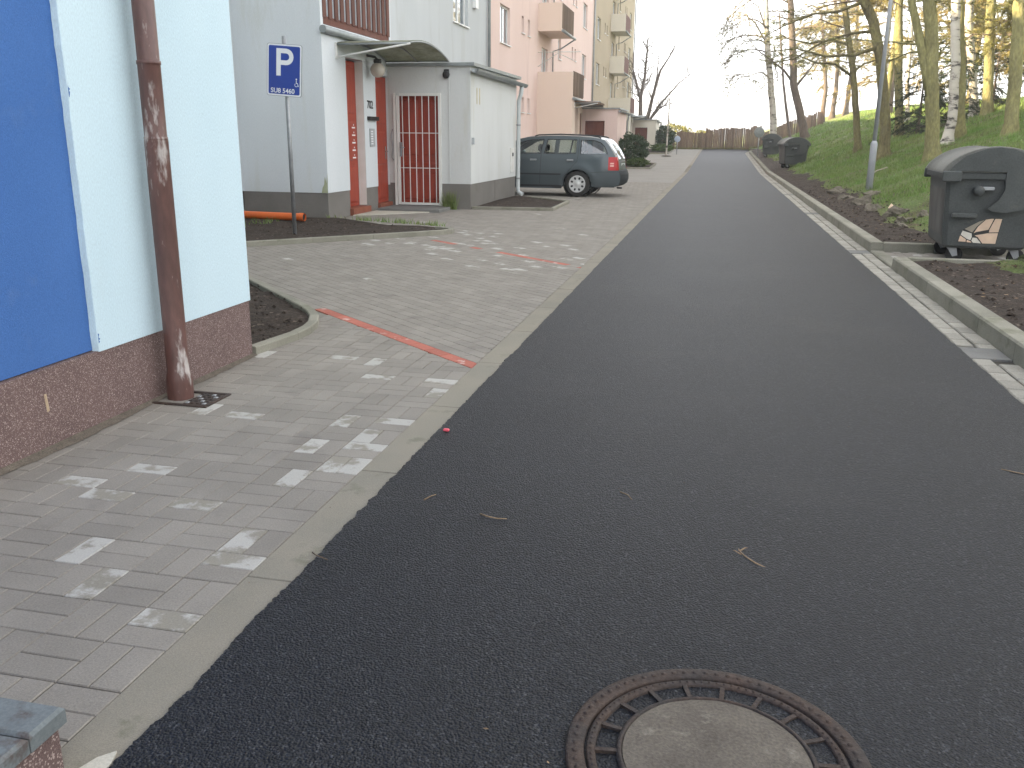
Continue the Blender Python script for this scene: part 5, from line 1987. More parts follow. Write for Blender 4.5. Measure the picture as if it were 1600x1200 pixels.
for k in range(2600):
    x = rng.uniform(-7.5, 4.0)
    y = rng.uniform(72.6, 73.45)
    z = rise(y) if x < 2 else bank(x, y)
    hh = rng.uniform(0.06, 0.24)
    a = rng.uniform(0, 6.28)
    w = 0.015
    b.add([(x - w * math.cos(a), y - w * math.sin(a), z - 0.01), (x + w * math.cos(a), y + w * math.sin(a), z - 0.01), (x + rng.uniform(-.06, .06), y + rng.uniform(-.06, .06), z + hh)], [(0, 1, 2)])
tag(b.build('dry_grass', DRYGRASS), 'yellowed grass along the foot of the board fence', 'grass', kind='stuff')

# round mirror / sign seen from behind, and a small blue one
sg2 = thing('round_sign', 'round grey sign disc on a post beside the farthest bin', 'sign', (2.30, 57.5, 0.4))
b = MB()
b.tube([(0, 0, -0.2), (0, 0, 1.75)], 0.03, 8)
b.build('post', GALV, sg2, True)
b = MB()
b.lathe((0, -0.05, 1.42), [(0.0, -0.02), (0.26, -0.015), (0.31, 0.0), (0.31, 0.02), (0.0, 0.02)], 28, 'y')
b.build('disc', mat('dull_grey_disc', (0.22, 0.24, 0.23), rough=0.6, vs=6), sg2, True)
sg3 = thing('round_sign', 'small pale blue disc sign on a post left of the road end', 'sign', (-2.75, 61.5, 0.4))
b = MB()
b.tube([(0, 0, -0.2), (0, 0, 1.25)], 0.025, 8)
b.build('post', GALV, sg3, True)
b = MB()
b.lathe((0, -0.05, 0.98), [(0.0, -0.02), (0.17, -0.015), (0.20, 0.0), (0.20, 0.02), (0.0, 0.02)], 24, 'y')
b.build('disc', mat('pale_blue_disc', (0.40, 0.48, 0.60), rough=0.5), sg3, True)

# ---------------------------------------------------------------- trees
NPR = np.random.default_rng(77)


def big_mesh(name, verts, tri, m):
    "triangles from numpy arrays"
    me = bpy.data.meshes.new(name)
    nv, nt = len(verts), len(tri)
    me.vertices.add(nv)
    me.vertices.foreach_set('co', verts.astype(np.float32).ravel())
    me.loops.add(nt * 3)
    me.loops.foreach_set('vertex_index', tri.astype(np.int32).ravel())
    me.polygons.add(nt)
    me.polygons.foreach_set('loop_start', np.arange(0, nt * 3, 3, dtype=np.int32))
    me.polygons.foreach_set('loop_total', np.full(nt, 3, dtype=np.int32))
    me.materials.append(m)
    me.update(calc_edges=True)
    return me


def blades(base, tip, width, rngp):
    "one thin triangle for every base/tip pair"
    n = len(base)
    d = tip - base
    r = rngp.normal(size=(n, 3))
    s = np.cross(d, r)
    s /= (np.linalg.norm(s, axis=1, keepdims=True) + 1e-9)
    w = (width * np.ones(n))[:, None]
    v = np.empty((n, 3, 3))
    v[:, 0] = base - s * w * 0.5
    v[:, 1] = base + s * w * 0.5
    v[:, 2] = tip
    return v.reshape(-1, 3), np.arange(n * 3).reshape(-1, 3)


def leafquads(c, size, rngp, aspect=0.5):
    "diamond leaves of two triangles"
    n = len(c)
    a = rngp.normal(size=(n, 3))
    a /= np.linalg.norm(a, axis=1, keepdims=True)
    b_ = np.cross(a, rngp.normal(size=(n, 3)))
    b_ /= np.linalg.norm(b_, axis=1, keepdims=True)
    s = (size * rngp.uniform(0.6, 1.3, n))[:, None]
    v = np.empty((n, 4, 3))
    v[:, 0] = c - a * s
    v[:, 1] = c + b_ * s * aspect
    v[:, 2] = c + a * s
    v[:, 3] = c - b_ * s * aspect
    i = np.arange(n)[:, None] * 4
    t = np.concatenate([i + np.array([0, 1, 2]), i + np.array([0, 2, 3])], 0)
    return v.reshape(-1, 3), t


def wander(p, d, L, n, rg, wob, grav):
    pts = [p.copy()]
    d = d.normalized()
    for i in range(n):
        d = (d + Vector((rg.uniform(-1, 1), rg.uniform(-1, 1), rg.uniform(-1, 1))) * wob + Vector((0, 0, grav / n))).normalized()
        p = p + d * (L / n)
        pts.append(p.copy())
    return pts


def on_path(pts, t):
    f_ = t * (len(pts) - 1)
    i = min(int(f_), len(pts) - 2)
    return pts[i].lerp(pts[i + 1], f_ - i), (pts[i + 1] - pts[i]).normalized()


def make_tree(name, label, trunk, r0, r1, bark, seed, height=None, stems=(), nb=14, z0=0.4, L=2.0, up=0.25, grav=-0.3, sub=6, subL=0.7, leaf='pine', leafm=None, per=5, lsize=0.13, lw=0.012,
              group='trees on the bank', cat='tree', bark2=None, twigs=True, bias=None, flare=1.5, sub2=0, sides=12, wob=0.16, rbmin=0.008):
    rg = random.Random(seed)
    rp = np.random.default_rng(seed)
    base = Vector(trunk[0])
    root = thing(name, label, cat, base, 0, group)
    T = [Vector(p) - base for p in trunk]
    if height and T[-1].z < height:
        d = (T[-1] - T[-2]).normalized()
        while T[-1].z < height:
            d = (d + Vector((rg.uniform(-.1, .1), rg.uniform(-.1, .1), 0.12))).normalized()
            T.append(T[-1] + d * 0.9)
    # refine the trunk
    R = []
    pts = [T[0] - Vector((0, 0, 0.35))]
    for a, c in zip(T[:-1], T[1:]):
        for q in range(4):
            t = q / 4
            p = a.lerp(c, t)
            p = p + Vector((rg.uniform(-1, 1), rg.uniform(-1, 1), 0)) * r0 * 0.10 * (1 if q else 0.4)
            pts.append(p)
    pts.append(T[-1])
    H = T[-1].z
    radii = []
    for p in pts:
        t = max(0.0, p.z) / H
        r = r0 + (r1 - r0) * t
        r *= 1 + (flare - 1) * math.exp(-max(0.0, p.z) / 0.16)
        radii.append(r)
    b = MB()
    b.tube(pts, radii, sides)
    extra_paths = []
    for st in stems:
        sp = [Vector(p) - base for p in st[0]]
        b.tube(sp, [st[1] + (st[2] - st[1]) * i / (len(sp) - 1) for i in range(len(sp))], sides)
        extra_paths.append((sp, st[1]))
    b.build('trunk', bark, root, True)
    br = MB()
    lb, lt = [], []
    lc = []
    paths = [(pts, r0)] + extra_paths

    def foliage(path, t0, cnt):
        for _ in range(cnt):
            p, d = on_path(path, t0 + (1 - t0) * rg.random())
            if leaf == 'pine':
                for k in range(7):
                    v = (d * 0.9 + Vector((rg.gauss(0, 0.6), rg.gauss(0, 0.6), rg.gauss(0.1, 0.5)))).normalized()
                    q = p + d * rg.uniform(-.04, .04)
                    lb.append(q)
                    lt.append(q + v * lsize * rg.uniform(0.7, 1.2))
            elif leaf == 'bud':
                lc.append(p + Vector((rg.gauss(0, .03), rg.gauss(0, .03), rg.gauss(0, .03))))

    for k in range(nb):
        if len(paths) > 1 and rg.random() < 0.45:
            src, rr = paths[rg.randrange(1, len(paths))]
            t = rg.uniform(0.3, 0.98)
        else:
            src, rr = paths[0]
            t = z0 + (0.985 - z0) * (k + rg.random()) / nb
        p, d = on_path(src, t)
        az = rg.uniform(0, 2 * math.pi)
        if bias is not None and rg.random() < bias[1]:
            az = rad(bias[0]) + rg.gauss(0, 0.6)
        dirv = Vector((math.cos(az), math.sin(az), up + rg.uniform(-.15, .2)))
        ln = L * rg.uniform(0.6, 1.15) * (1.15 - 0.55 * t)
        if rr < 0.085 and src is not pts:
            ln *= 0.42
        path = wander(p, dirv, ln, 7, rg, wob, grav)
        rb = max(rbmin, rr * (1 - 0.6 * t) * 0.30)
        br.tube(path, [rb * (1 - 0.85 * i / 7) for i in range(8)], 5, cap=False)
        for s_ in range(sub):
            tt = 0.2 + 0.8 * (s_ + rg.random()) / sub
            q, dd = on_path(path, min(tt, 0.999))
            sd = (dd + Vector((rg.uniform(-1, 1), rg.uniform(-1, 1), rg.uniform(-.5, .6))) * 0.9)
            sp = wander(q, sd, subL * rg.uniform(.5, 1.2), 4, rg, wob * 1.3, grav * 0.8)
            br.tube(sp, [max(0.003, rb * 0.42) * (1 - 0.8 * i / 4) for i in range(5)], 3, cap=False)
            for _ in range(sub2):
                q2, d2 = on_path(sp, rg.uniform(.3, .99))
                s2 = wander(q2, d2 + Vector((rg.uniform(-1, 1), rg.uniform(-1, 1), rg.uniform(-.6, .6))), subL * rg.uniform(.3, .6), 3, rg, wob * 1.3, grav)
                br.tube(s2, [0.004, 0.003, 0.0025, 0.0015], 3, cap=False)
                foliage(s2, 0.2, max(1, per // 2))
            foliage(sp, 0.15, per)
        foliage(path, 0.4, per)
    br.build('branches', bark2 or bark, root, True)
    if lb:
        v, t = blades(np.array(lb), np.array(lt), lw, rp)
        link('crown', big_mesh('crown', v, t, leafm), root, True)
    if lc:
        v, t = leafquads(np.array(lc), lsize, rp)
        link('crown', big_mesh('crown', v, t, leafm), root, True)
    return root


def sunk(pts, X=None):
    "stand the foot of a trunk on the bank"
    p = [list(q) for q in pts]
    p[0][2] = bank(p[0][0], p[0][1]) - 0.02
    return p


# near pines and birches on the bank
make_tree('pine_tree', 'slim mossy pine whose long low boughs reach left over the road', sunk([(5.02, 35.8, 0.94), (4.83, 35.8, 2.3), (4.55, 35.8, 3.86), (4.23, 35.8, 5.17), (3.97, 35.8, 6.24)]), 0.125, 0.085, BARK_PINE, 1, 9.0,
          stems=[([(4.5, 35.8, 3.68), (3.86, 35.4, 4.06), (3.16, 35.0, 4.07), (2.45, 34.6, 4.31), (1.94, 34.2, 4.15)], 0.05, 0.012), ([(4.32, 35.8, 4.74), (3.75, 36.2, 4.96), (3.01, 36.6, 4.87), (2.22, 37.0, 5.1), (1.49, 37.4, 5.61)], 0.05, 0.012), ([(4.55, 35.8, 3.82), (4.95, 36.2, 4.11), (5.55, 36.6, 4.31), (6.06, 37.0, 4.25)], 0.045, 0.012)],
          nb=54, z0=0.36, L=2.6, up=0.12, grav=-0.15, sub=5, subL=0.6, leafm=PINE_A, per=4, lsize=0.11, lw=0.009, bias=(185, 0.4), bark2=TWIG)
make_tree('pine_tree', 'thick mossy pine leaning left beside the lamp post', sunk([(4.92, 29.6, 0.94), (4.84, 29.6, 1.97), (4.5, 29.6, 3.79), (4.19, 29.6, 4.77), (3.85, 29.6, 5.39)]), 0.165, 0.12, BARK_PINE, 2, 8.6,
          stems=[([(4.46, 29.6, 4.11), (3.69, 29.1, 3.83), (2.83, 28.6, 3.76), (1.98, 28.1, 3.94), (1.25, 27.6, 3.83)], 0.055, 0.012), ([(4.27, 29.6, 4.54), (3.63, 29.9, 4.51), (2.86, 30.2, 4.3), (2.08, 30.5, 3.85), (1.33, 30.8, 3.73)], 0.05, 0.012), ([(3.89, 29.6, 5.36), (3.15, 29.4, 5.07), (2.42, 29.2, 4.99), (1.62, 29.0, 4.66), (1.14, 28.8, 4.38)], 0.05, 0.012)],
          nb=56, z0=0.45, L=2.6, up=0.10, grav=-0.12, sub=5, subL=0.6, leafm=PINE_A, per=4, lsize=0.11, lw=0.009, bias=(180, 0.4), bark2=TWIG)
make_tree('pine_tree', 'straight pine with sunlit upper trunk behind the lamp post', sunk([(6.72, 37.6, 1.55), (6.43, 37.6, 3.74), (6.13, 37.6, 6.44)]), 0.16, 0.12, BARK_GREEN, 3, 9.0,
          nb=24, z0=0.3, L=2.4, up=0.15, grav=-0.3, sub=8, subL=0.8, leafm=PINE_B, per=6, lsize=0.15, lw=0.016)
make_tree('pine_tree', 'mossy tree forked into two thick stems left of the nearest bin', sunk([(5.03, 23.6, 0.97), (4.9, 23.6, 2.01), (4.76, 23.6, 2.87), (4.66, 23.6, 3.72), (4.5, 23.6, 4.56)]), 0.165, 0.12, BARK_GREEN, 4, 7.5,
          stems=[([(4.80, 23.6, 2.45), (4.62, 23.62, 3.05), (4.41, 23.65, 3.73), (4.13, 23.7, 4.57), (3.9, 23.75, 5.6), (3.8, 23.8, 6.8)], 0.12, 0.06)],
          nb=16, z0=0.55, L=2.4, up=0.2, grav=-0.25, sub=6, subL=0.8, leafm=PINE_A, per=5, lsize=0.12, lw=0.010)
make_tree('birch_tree', 'white birch with dark cracked foot behind the nearest bin', sunk([(5.95, 26.5, 1.29), (6.0, 26.5, 1.92), (5.92, 26.5, 3.21), (5.77, 26.5, 4.31), (5.7, 26.5, 4.93)]), 0.125, 0.095, BARK_BIRCH, 5, 8.5,
          nb=14, z0=0.45, L=1.9, up=0.5, grav=-0.7, sub=6, subL=0.8, leaf='bud', leafm=BUDS, per=4, lsize=0.03, bark2=TWIG, flare=1.9)
make_tree('pine_tree', 'green-barked pine just right of the white birch', sunk([(6.36, 26.9, 1.46), (6.16, 26.9, 3.05), (5.86, 26.9, 4.93)]), 0.13, 0.10, BARK_GREEN, 6, 8.5,
          nb=18, z0=0.4, L=2.0, up=0.15, grav=-0.3, sub=7, subL=0.7, leafm=PINE_B, per=6, lsize=0.14, lw=0.014)
make_tree('birch_tree', 'second white birch farther up the bank, in front of a reddish pine', sunk([(8.59, 34.7, 2.25), (8.23, 34.7, 3.97), (7.95, 34.7, 5.4), (7.91, 34.7, 6.0)]), 0.15, 0.11, BARK_BIRCH, 7, 9.0,
          nb=14, z0=0.4, L=2.2, up=0.5, grav=-0.6, sub=6, subL=0.9, leaf='bud', leafm=BUDS, per=4, lsize=0.035, bark2=TWIG, flare=1.7)
make_tree('pine_tree', 'yellow-green pine trunk lit by the sun right of the second birch', sunk([(8.50, 32.9, 2.21), (8.31, 32.9, 4.03), (8.12, 32.9, 5.75)]), 0.16, 0.12, BARK_GREEN, 8, 9.0,
          nb=22, z0=0.3, L=2.2, up=0.12, grav=-0.3, sub=8, subL=0.8, leafm=PINE_B, per=6, lsize=0.15, lw=0.016)
make_tree('pine_tree', 'thick pine with sunlit top at the right edge of the picture', sunk([(6.59, 23.4, 1.52), (6.53, 23.4, 2.71), (6.43, 23.4, 3.95), (6.37, 23.4, 4.49)]), 0.15, 0.125, BARK_GREEN, 9, 8.0,
          nb=16, z0=0.5, L=2.3, up=0.15, grav=-0.3, sub=7, subL=0.8, leafm=PINE_A, per=5, lsize=0.13, lw=0.012)
make_tree('birch_tree', 'small birch with white foot behind the leaning pine', sunk([(7.9, 50.0, 2.2), (7.85, 50.0, 4.0), (7.8, 50.0, 6.5)]), 0.16, 0.10, BARK_BIRCH, 10, 9.5,
          nb=14, z0=0.35, L=2.2, up=0.5, grav=-0.7, sub=6, subL=0.9, leaf='bud', leafm=BUDS, per=5, lsize=0.045, bark2=TWIG)
make_tree('birch_tree', 'slender birch stem between the two straight pines', sunk([(8.3, 45.0, 2.2), (8.1, 45.0, 4.0), (8.0, 45.0, 6.5)]), 0.10, 0.07, BARK_BIRCH, 11, 9.0,
          nb=12, z0=0.35, L=2.0, up=0.5, grav=-0.7, sub=6, subL=0.9, leaf='bud', leafm=BUDS, per=5, lsize=0.045, bark2=TWIG)
# by the far bins
make_tree('birch_tree', 'birch with hanging twigs behind the two far bins', sunk([(3.36, 60.0, 0.67), (3.22, 60.0, 2.5), (2.84, 60.0, 4.79), (2.45, 60.0, 7.04), (2.16, 60.0, 9.6)]), 0.22, 0.12, BARK_BIRCH, 12, 12.5,
          stems=[([(2.77, 60.0, 5.09), (2.23, 59.7, 5.45), (1.28, 59.4, 5.14), (0.7, 59.1, 5.2)], 0.05, 0.01), ([(2.45, 60.0, 7.04), (1.61, 59.5, 8.28), (0.8, 59.0, 8.78), (0.45, 58.5, 7.28), (0.4, 58.0, 5.42)], 0.06, 0.008), ([(2.35, 60.0, 7.78), (1.73, 59.8, 9.22), (1.13, 59.6, 9.57), (0.86, 59.4, 8.1), (0.92, 59.2, 6.24)], 0.06, 0.008)],
          nb=46, z0=0.3, L=3.4, up=0.45, grav=-1.3, sub=9, subL=1.5, leaf='bud', leafm=BUDS, per=7, lsize=0.055, bark2=BARK_BARE, bias=(180, 0.5), sub2=1, rbmin=0.022)
make_tree('young_tree', 'thin young tree behind the middle bin', sunk([(4.57, 63.0, 1.18), (4.2, 63.0, 2.96), (3.78, 63.0, 4.95), (3.56, 63.0, 6.53)]), 0.10, 0.05, BARK_BARE, 13, 7.5,
          nb=9, z0=0.5, L=1.3, up=0.5, grav=-0.2, sub=5, subL=0.6, leaf='bud', leafm=BUDS, per=3, lsize=0.05)
make_tree('pine_tree', 'brown trunk leaning left before the fence, crown spreading high', sunk([(5.24, 60.0, 1.54), (4.75, 60.0, 3.08), (4.21, 60.0, 4.78), (3.9, 60.0, 7.39), (3.59, 60.0, 9.57)]), 0.25, 0.15, BARK_BROWN, 14, 12.0,
          stems=[([(4.21, 60.0, 4.78), (3.56, 59.7, 5.52), (2.53, 59.4, 6.24), (1.52, 59.1, 6.89)], 0.09, 0.02), ([(4.3, 60.0, 4.5), (4.9, 60.3, 5.3), (5.6, 60.6, 6.3)], 0.09, 0.03)],
          nb=34, z0=0.34, L=3.0, up=0.45, grav=-0.4, sub=8, subL=1.0, leafm=PINE_A, per=4, lsize=0.20, lw=0.022)
# a clump beyond the fence, rusty crowns
for k, (x, y, h, lab) in enumerate(((7.9, 78.0, 8.5, 'left stem of the rusty-crowned clump beyond the fence'), (8.9, 80.0, 9.5, 'middle stem of the rusty-crowned clump beyond the fence'), (9.8, 79.0, 9.0, 'right stem of the rusty-crowned clump beyond the fence'))):
    z = bank(x, y)
    make_tree('larch_tree', lab, [(x, y, z), (x + 0.1, y, z + 2.5), (x + 0.25 * (k - 1), y, z + 5.0)], 0.20, 0.10, BARK_BROWN, 30 + k, h, nb=26, z0=0.22, L=3.0, up=0.25, grav=-0.6, sub=9, subL=1.1, leafm=PINE_B, per=14, lsize=0.22, lw=0.02, group='trees beyond the fence')
# denser wood behind, up on the bank
back = [(10.5, 30.0, 'reddish pine deep in the wood at the far right'), (11.8, 33.5, 'dense pine filling the wood behind the second birch'), (9.6, 41.5, 'broad pine in the wood behind the forked tree'), (11.0, 46.0, 'rusty pine in the wood behind the straight pine'),
        (13.5, 40.0, 'tall pine deep in the wood right of centre'), (8.8, 28.6, 'pine in the wood above the nearest bin'), (9.8, 25.5, 'rightmost pine of the wood above the bin'), (12.5, 52.0, 'far pine on the crest of the bank'), (9.5, 57.0, 'rusty pine on the bank before the fence end'), (15.0, 47.0, 'pine in the last row of the wood'), (7.6, 47.0, 'pine with thin trunk in the middle of the bank'),
        (13.0, 28.5, 'pine behind the rightmost trunks, high on the bank'), (14.5, 34.5, 'bushy pine in the back row above the second birch'), (16.5, 39.0, 'tall bushy pine in the back row of the wood'), (12.2, 37.5, 'dense pine between the second birch and the sunlit trunk'), (18.0, 45.0, 'farthest pine in the back row of the wood'), (11.5, 26.0, 'bushy pine above the nearest bin at the right edge')]
for k, (x, y, lab) in enumerate(back):
    z = bank(x, y) - 0.05
    rg_ = random.Random(100 + k)
    lean = rg_.uniform(-.25, .15)
    make_tree('pine_tree', lab, [(x, y, z), (x + lean * .4, y, z + 2.2), (x + lean, y, z + 4.6), (x + lean * 1.2, y, z + 6.6)], rg_.uniform(0.12, 0.17), 0.09, (BARK_PINE, BARK_GREEN, BARK_BROWN)[k % 3], 100 + k, 9.0 + rg_.uniform(-1, 1.2),
              nb=44, z0=0.14 if k not in (10,) else 0.3, L=2.8, up=0.15, grav=-0.35, sub=11, subL=1.0, leafm=(PINE_B, PINE_A)[k % 2], per=18, lsize=0.18, lw=0.018, group='trees on the bank', sides=9)
# dark low spruces
for k, (x, y, h, lab) in enumerate(((7.1, 36.3, 2.7, 'dark low spruce behind the forked tree'), (7.6, 33.9, 2.9, 'dark spruce between the forked tree and the white birch'), (9.3, 35.6, 2.0, 'dark bushy spruce under the second birch'))):
    z = bank(x, y) - 0.05
    make_tree('spruce', lab, [(x, y, z), (x, y, z + 1.0), (x, y, z + h)], 0.06, 0.015, BARK_BROWN, 60 + k, None, nb=46, z0=0.06, L=1.35, up=-0.05, grav=-0.35, sub=8, subL=0.45, leafm=SPRUCE, per=6, lsize=0.10, lw=0.014, group='low spruces on the bank', sides=7)
# bare multi-stemmed tree beyond the olive house
zb_ = rise(78) - 0.06
make_tree('bare_tree', 'bare tree with several rising stems beyond the cream annex', [(-6.5, 78, zb_), (-6.62, 78, 2.8), (-6.73, 78, 4.8), (-6.5, 78.2, 6.2), (-6.39, 78, 7.6), (-6.37, 78, 9.3)], 0.24, 0.05, BARK_BARE, 40, None,
          stems=[([(-6.69, 78, 4.4), (-7.1, 77.8, 5.8), (-7.41, 77.6, 6.9), (-7.45, 77.5, 8.2)], 0.13, 0.03), ([(-6.4, 78, 1.8), (-5.95, 78, 3.6), (-5.72, 78, 4.82), (-5.19, 78, 6.84), (-4.57, 78.1, 7.83), (-3.88, 78.2, 9.3)], 0.19, 0.03),
                 ([(-6.35, 78, 1.9), (-5.7, 77.8, 3.2), (-5.15, 77.7, 4.06), (-3.57, 77.5, 5.83), (-2.57, 77.4, 6.57)], 0.13, 0.025), ([(-5.72, 78, 4.82), (-5.5, 78.3, 6.2), (-5.4, 78.5, 8.0)], 0.10, 0.03), ([(-6.0, 77.9, 2.7), (-5.0, 77.6, 3.9), (-4.0, 77.5, 4.25)], 0.07, 0.02)],
          nb=70, z0=0.35, L=2.2, up=0.8, grav=0.3, sub=5, subL=0.9, leaf='bud', leafm=BUDS, per=1, lsize=0.05, group=None, wob=0.22, flare=1.3, rbmin=0.035)
# sapling with pale stem beside the cream annex
sp_ = make_tree('sapling', 'thin sapling with whitewashed stem beside the cream annex', [(-3.2, 57.5, rise(57.5)), (-3.2, 57.5, 2.0), (-3.15, 57.5, 4.6)], 0.055, 0.012, BARK_BIRCH, 41, None, nb=12, z0=0.45, L=0.8, up=0.9, grav=0.1, sub=4, subL=0.35, leaf='bud', leafm=BUDS, per=3, lsize=0.035, bark2=TWIG, group=None, flare=1.1, sides=8)
b = MB()
b.lathe((0, 0, 0.01), [(0.0, 0.06), (0.22, 0.05), (0.34, 0.0)], 14)
b.build('root_mound', SOIL, sp_, True)

# ---------------------------------------------------------------- shrubs


def shrub(name, label, c, rx, ry, rz_, n, m, size, seed, group=None, stems=9):
    rp = np.random.default_rng(seed)
    root = thing(name, label, 'shrub', c, 0, group)
    k = rp.normal(size=(n, 3))
    k /= np.linalg.norm(k, axis=1, keepdims=True)
    r = rp.uniform(0.45, 1.0, n) ** 0.5
    lump = 1 + 0.16 * np.sin(k[:, 0] * 7 + seed) * np.cos(k[:, 1] * 6 + 1) + 0.10 * np.sin(k[:, 2] * 11 + k[:, 0] * 5)
    p = k * (r * lump)[:, None] * np.array([rx, ry, rz_]) + np.array([0, 0, rz_ * 0.95])
    p = p[p[:, 2] > 0.02]
    v, t = leafquads(p, size, rp, 0.55)
    link('crown', big_mesh('crown', v, t, m), root, True)
    b = MB()
    rg = random.Random(seed)
    for _ in range(stems):
        a = rg.uniform(0, 6.28)
        e = Vector((rx * 0.7 * math.cos(a), ry * 0.7 * math.sin(a), rz_ * rg.uniform(0.9, 1.7)))
        b.tube([(0.05 * math.cos(a), 0.05 * math.sin(a), -0.05), e * 0.5 + Vector((0, 0, 0.1)), e], [0.022, 0.015, 0.006], 5)
    b.build('stems', TWIG, root, True)
    return root


shrub('shrub', 'round dark evergreen shrub in the bed before the cream annex', (-4.15, 45.0, 0.14), 0.80, 0.8, 0.78, 5200, SHRUB, 0.055, 3)
shrub('shrub', 'low leafy plants at the edge of the bed under the evergreen shrub', (-3.75, 43.4, 0.10), 0.55, 0.45, 0.22, 1500, mat('fresh_leaf', (0.075, 0.12, 0.025), vs=4, rough=0.7, isl=0.35, translucent=0.2), 0.04, 4, stems=4)
shrub('shrub', 'dark green shrub beside the corner of the cream annex', (-4.1, 70.6, 0.55), 0.75, 0.75, 0.95, 3200, SHRUB, 0.07, 5)
shrub('shrub', 'low green plants in the far bed by the sapling', (-4.0, 65.5, 0.5), 0.8, 1.6, 0.28, 1800, mat('fresh_leaf', (0.075, 0.12, 0.025)), 0.06, 6, stems=4)
wt = thing('weed_tuft', 'tuft of green weeds at the annex wall beside the barred gate', 'weed', (-5.22, 17.34, 0.0))
_rp = np.random.default_rng(7)
_k = 420
_b = np.stack([_rp.normal(0, 0.06, _k), _rp.normal(0, 0.035, _k), np.zeros(_k)], 1)
_t = _b + np.stack([_rp.normal(0, 0.07, _k), _rp.normal(-0.02, 0.05, _k), _rp.uniform(0.12, 0.42, _k)], 1)
_v, _f = blades(_b, _t, 0.012, _rp)
link('leaves', big_mesh('leaves', _v, _f, GRASS), wt, True)
shrub('shrub', 'yellow spring bush beyond the left part of the fence', (-4.3, 92, 0.8), 1.6, 1.5, 1.05, 2600, YELLOWBUSH, 0.10, 8)
shrub('shrub', 'second yellowish bush beyond the middle of the fence', (-1.6, 96, 0.8), 1.5, 1.5, 0.75, 2000, YELLOWBUSH, 0.10, 9)
shrub('bramble', 'low bramble and dry stalks on the bank before the nearest bin', (3.75, 10.2, bank(3.75, 10.2)), 0.55, 0.38, 0.16, 900, mat('bramble_leaf', (0.085, 0.10, 0.04), vs=6, isl=0.45), 0.035, 10, stems=12)

# weeds along the house walls behind the sign
b = MB()
rg = random.Random(6)
for k in range(1500):
    u = rg.random()
    if k < 700:
        x, y = rg.uniform(-8.2, -7.0), rg.uniform(12.2, 13.6)
        if rg.random() > 0.3 + 0.7 * nz(x, y, 2.2):
            continue
    else:
        t = rg.random()
        x, y = -6.45 + 2.35 * t + rg.gauss(0, .05), 14.36 - 0.82 * t + rg.gauss(0, .04)
        if rg.random() > 0.35 + 0.7 * nz(x, y, 3.2):
            continue
    z = 0.04
    a = rg.uniform(0, 6.28)
    h = rg.uniform(0.03, 0.11)
    w = 0.007
    b.add([(x - w * math.cos(a), y - w * math.sin(a), z), (x + w * math.cos(a), y + w * math.sin(a), z), (x + rg.uniform(-.05, .05), y + rg.uniform(-.05, .05), z + h)], [(0, 1, 2)])
tag(b.build('weeds', GRASS), 'short weeds along the edge of the soil bed by the entrance', 'weeds', kind='stuff')

# ---------------------------------------------------------------- grass, litter, stones on the bank


def scatter(n, x0, x1, y0, y1, dens):
    xs, ys_ = NPR.uniform(x0, x1, n), NPR.uniform(y0, y1, n)
    out = []
    for x, y in zip(xs, ys_):
        if NOTCH[2] - 0.06 < y < NOTCH[3] + 0.12 and x < NOTCH[1] + 0.05:
            continue
        if NPR.random() < dens(x, y):
            out.append((x, y, bank(x, y)))
    return np.array(out)


def gd_(x, y):
    foot = 2.2 + 0.75 + 0.45 * nz(1, y, 0.55) + 0.18 * nz(4, y, 2.3)
    a = max(0.0, min(1.0, (x - foot + 0.05) / 0.35))
    patch = 0.75 + 1.1 * nz(x, y, 0.8, 5) + 0.5 * nz(x, y, 2.6, 1)
    return a * max(0.05, min(1.0, patch))


allv, allt = [], []
o0 = 0
for (n, x0, x1, y0, y1, hmin, hmax, w) in ((26000, 2.6, 7.5, 8, 18, 0.03, 0.10, 0.007), (52000, 2.7, 9.5, 18, 30, 0.04, 0.12, 0.012), (42000, 2.8, 12, 30, 46, 0.05, 0.14, 0.022), (26000, 2.8, 13, 46, 73, 0.06, 0.16, 0.04)):
    p = scatter(n, x0, x1, y0, y1, gd_)
    k = len(p)
    tip = p + np.stack([NPR.normal(0, 0.035, k), NPR.normal(0, 0.035, k), NPR.uniform(hmin, hmax, k)], 1)
    p = p - np.array([0, 0, 0.008])
    v, t = blades(p, tip, w, NPR)
    allv.append(v)
    allt.append(t + o0)
    o0 += len(v)
tag(link('grass', big_mesh('grass', np.concatenate(allv), np.concatenate(allt), GRASS)), 'short green grass growing over the bank', 'grass', kind='stuff')


def ld_(x, y):
    return max(0.0, 0.35 + 0.9 * nz(x, y, 1.1, 9))


p = scatter(5200, 2.3, 6.5, 6.0, 26, ld_)
p[:, 2] += 0.03
v, t = leafquads(p, 0.022, NPR, 0.6)
v[:, 2] = np.repeat(p[:, 2], 4) + (v[:, 2] - np.repeat(p[:, 2], 4)) * 0.25
tag(link('leaf_litter', big_mesh('leaf_litter', v, t, LEAFLITTER)), 'dead leaves and chips scattered on the soil of the bank', 'leaves', kind='stuff')
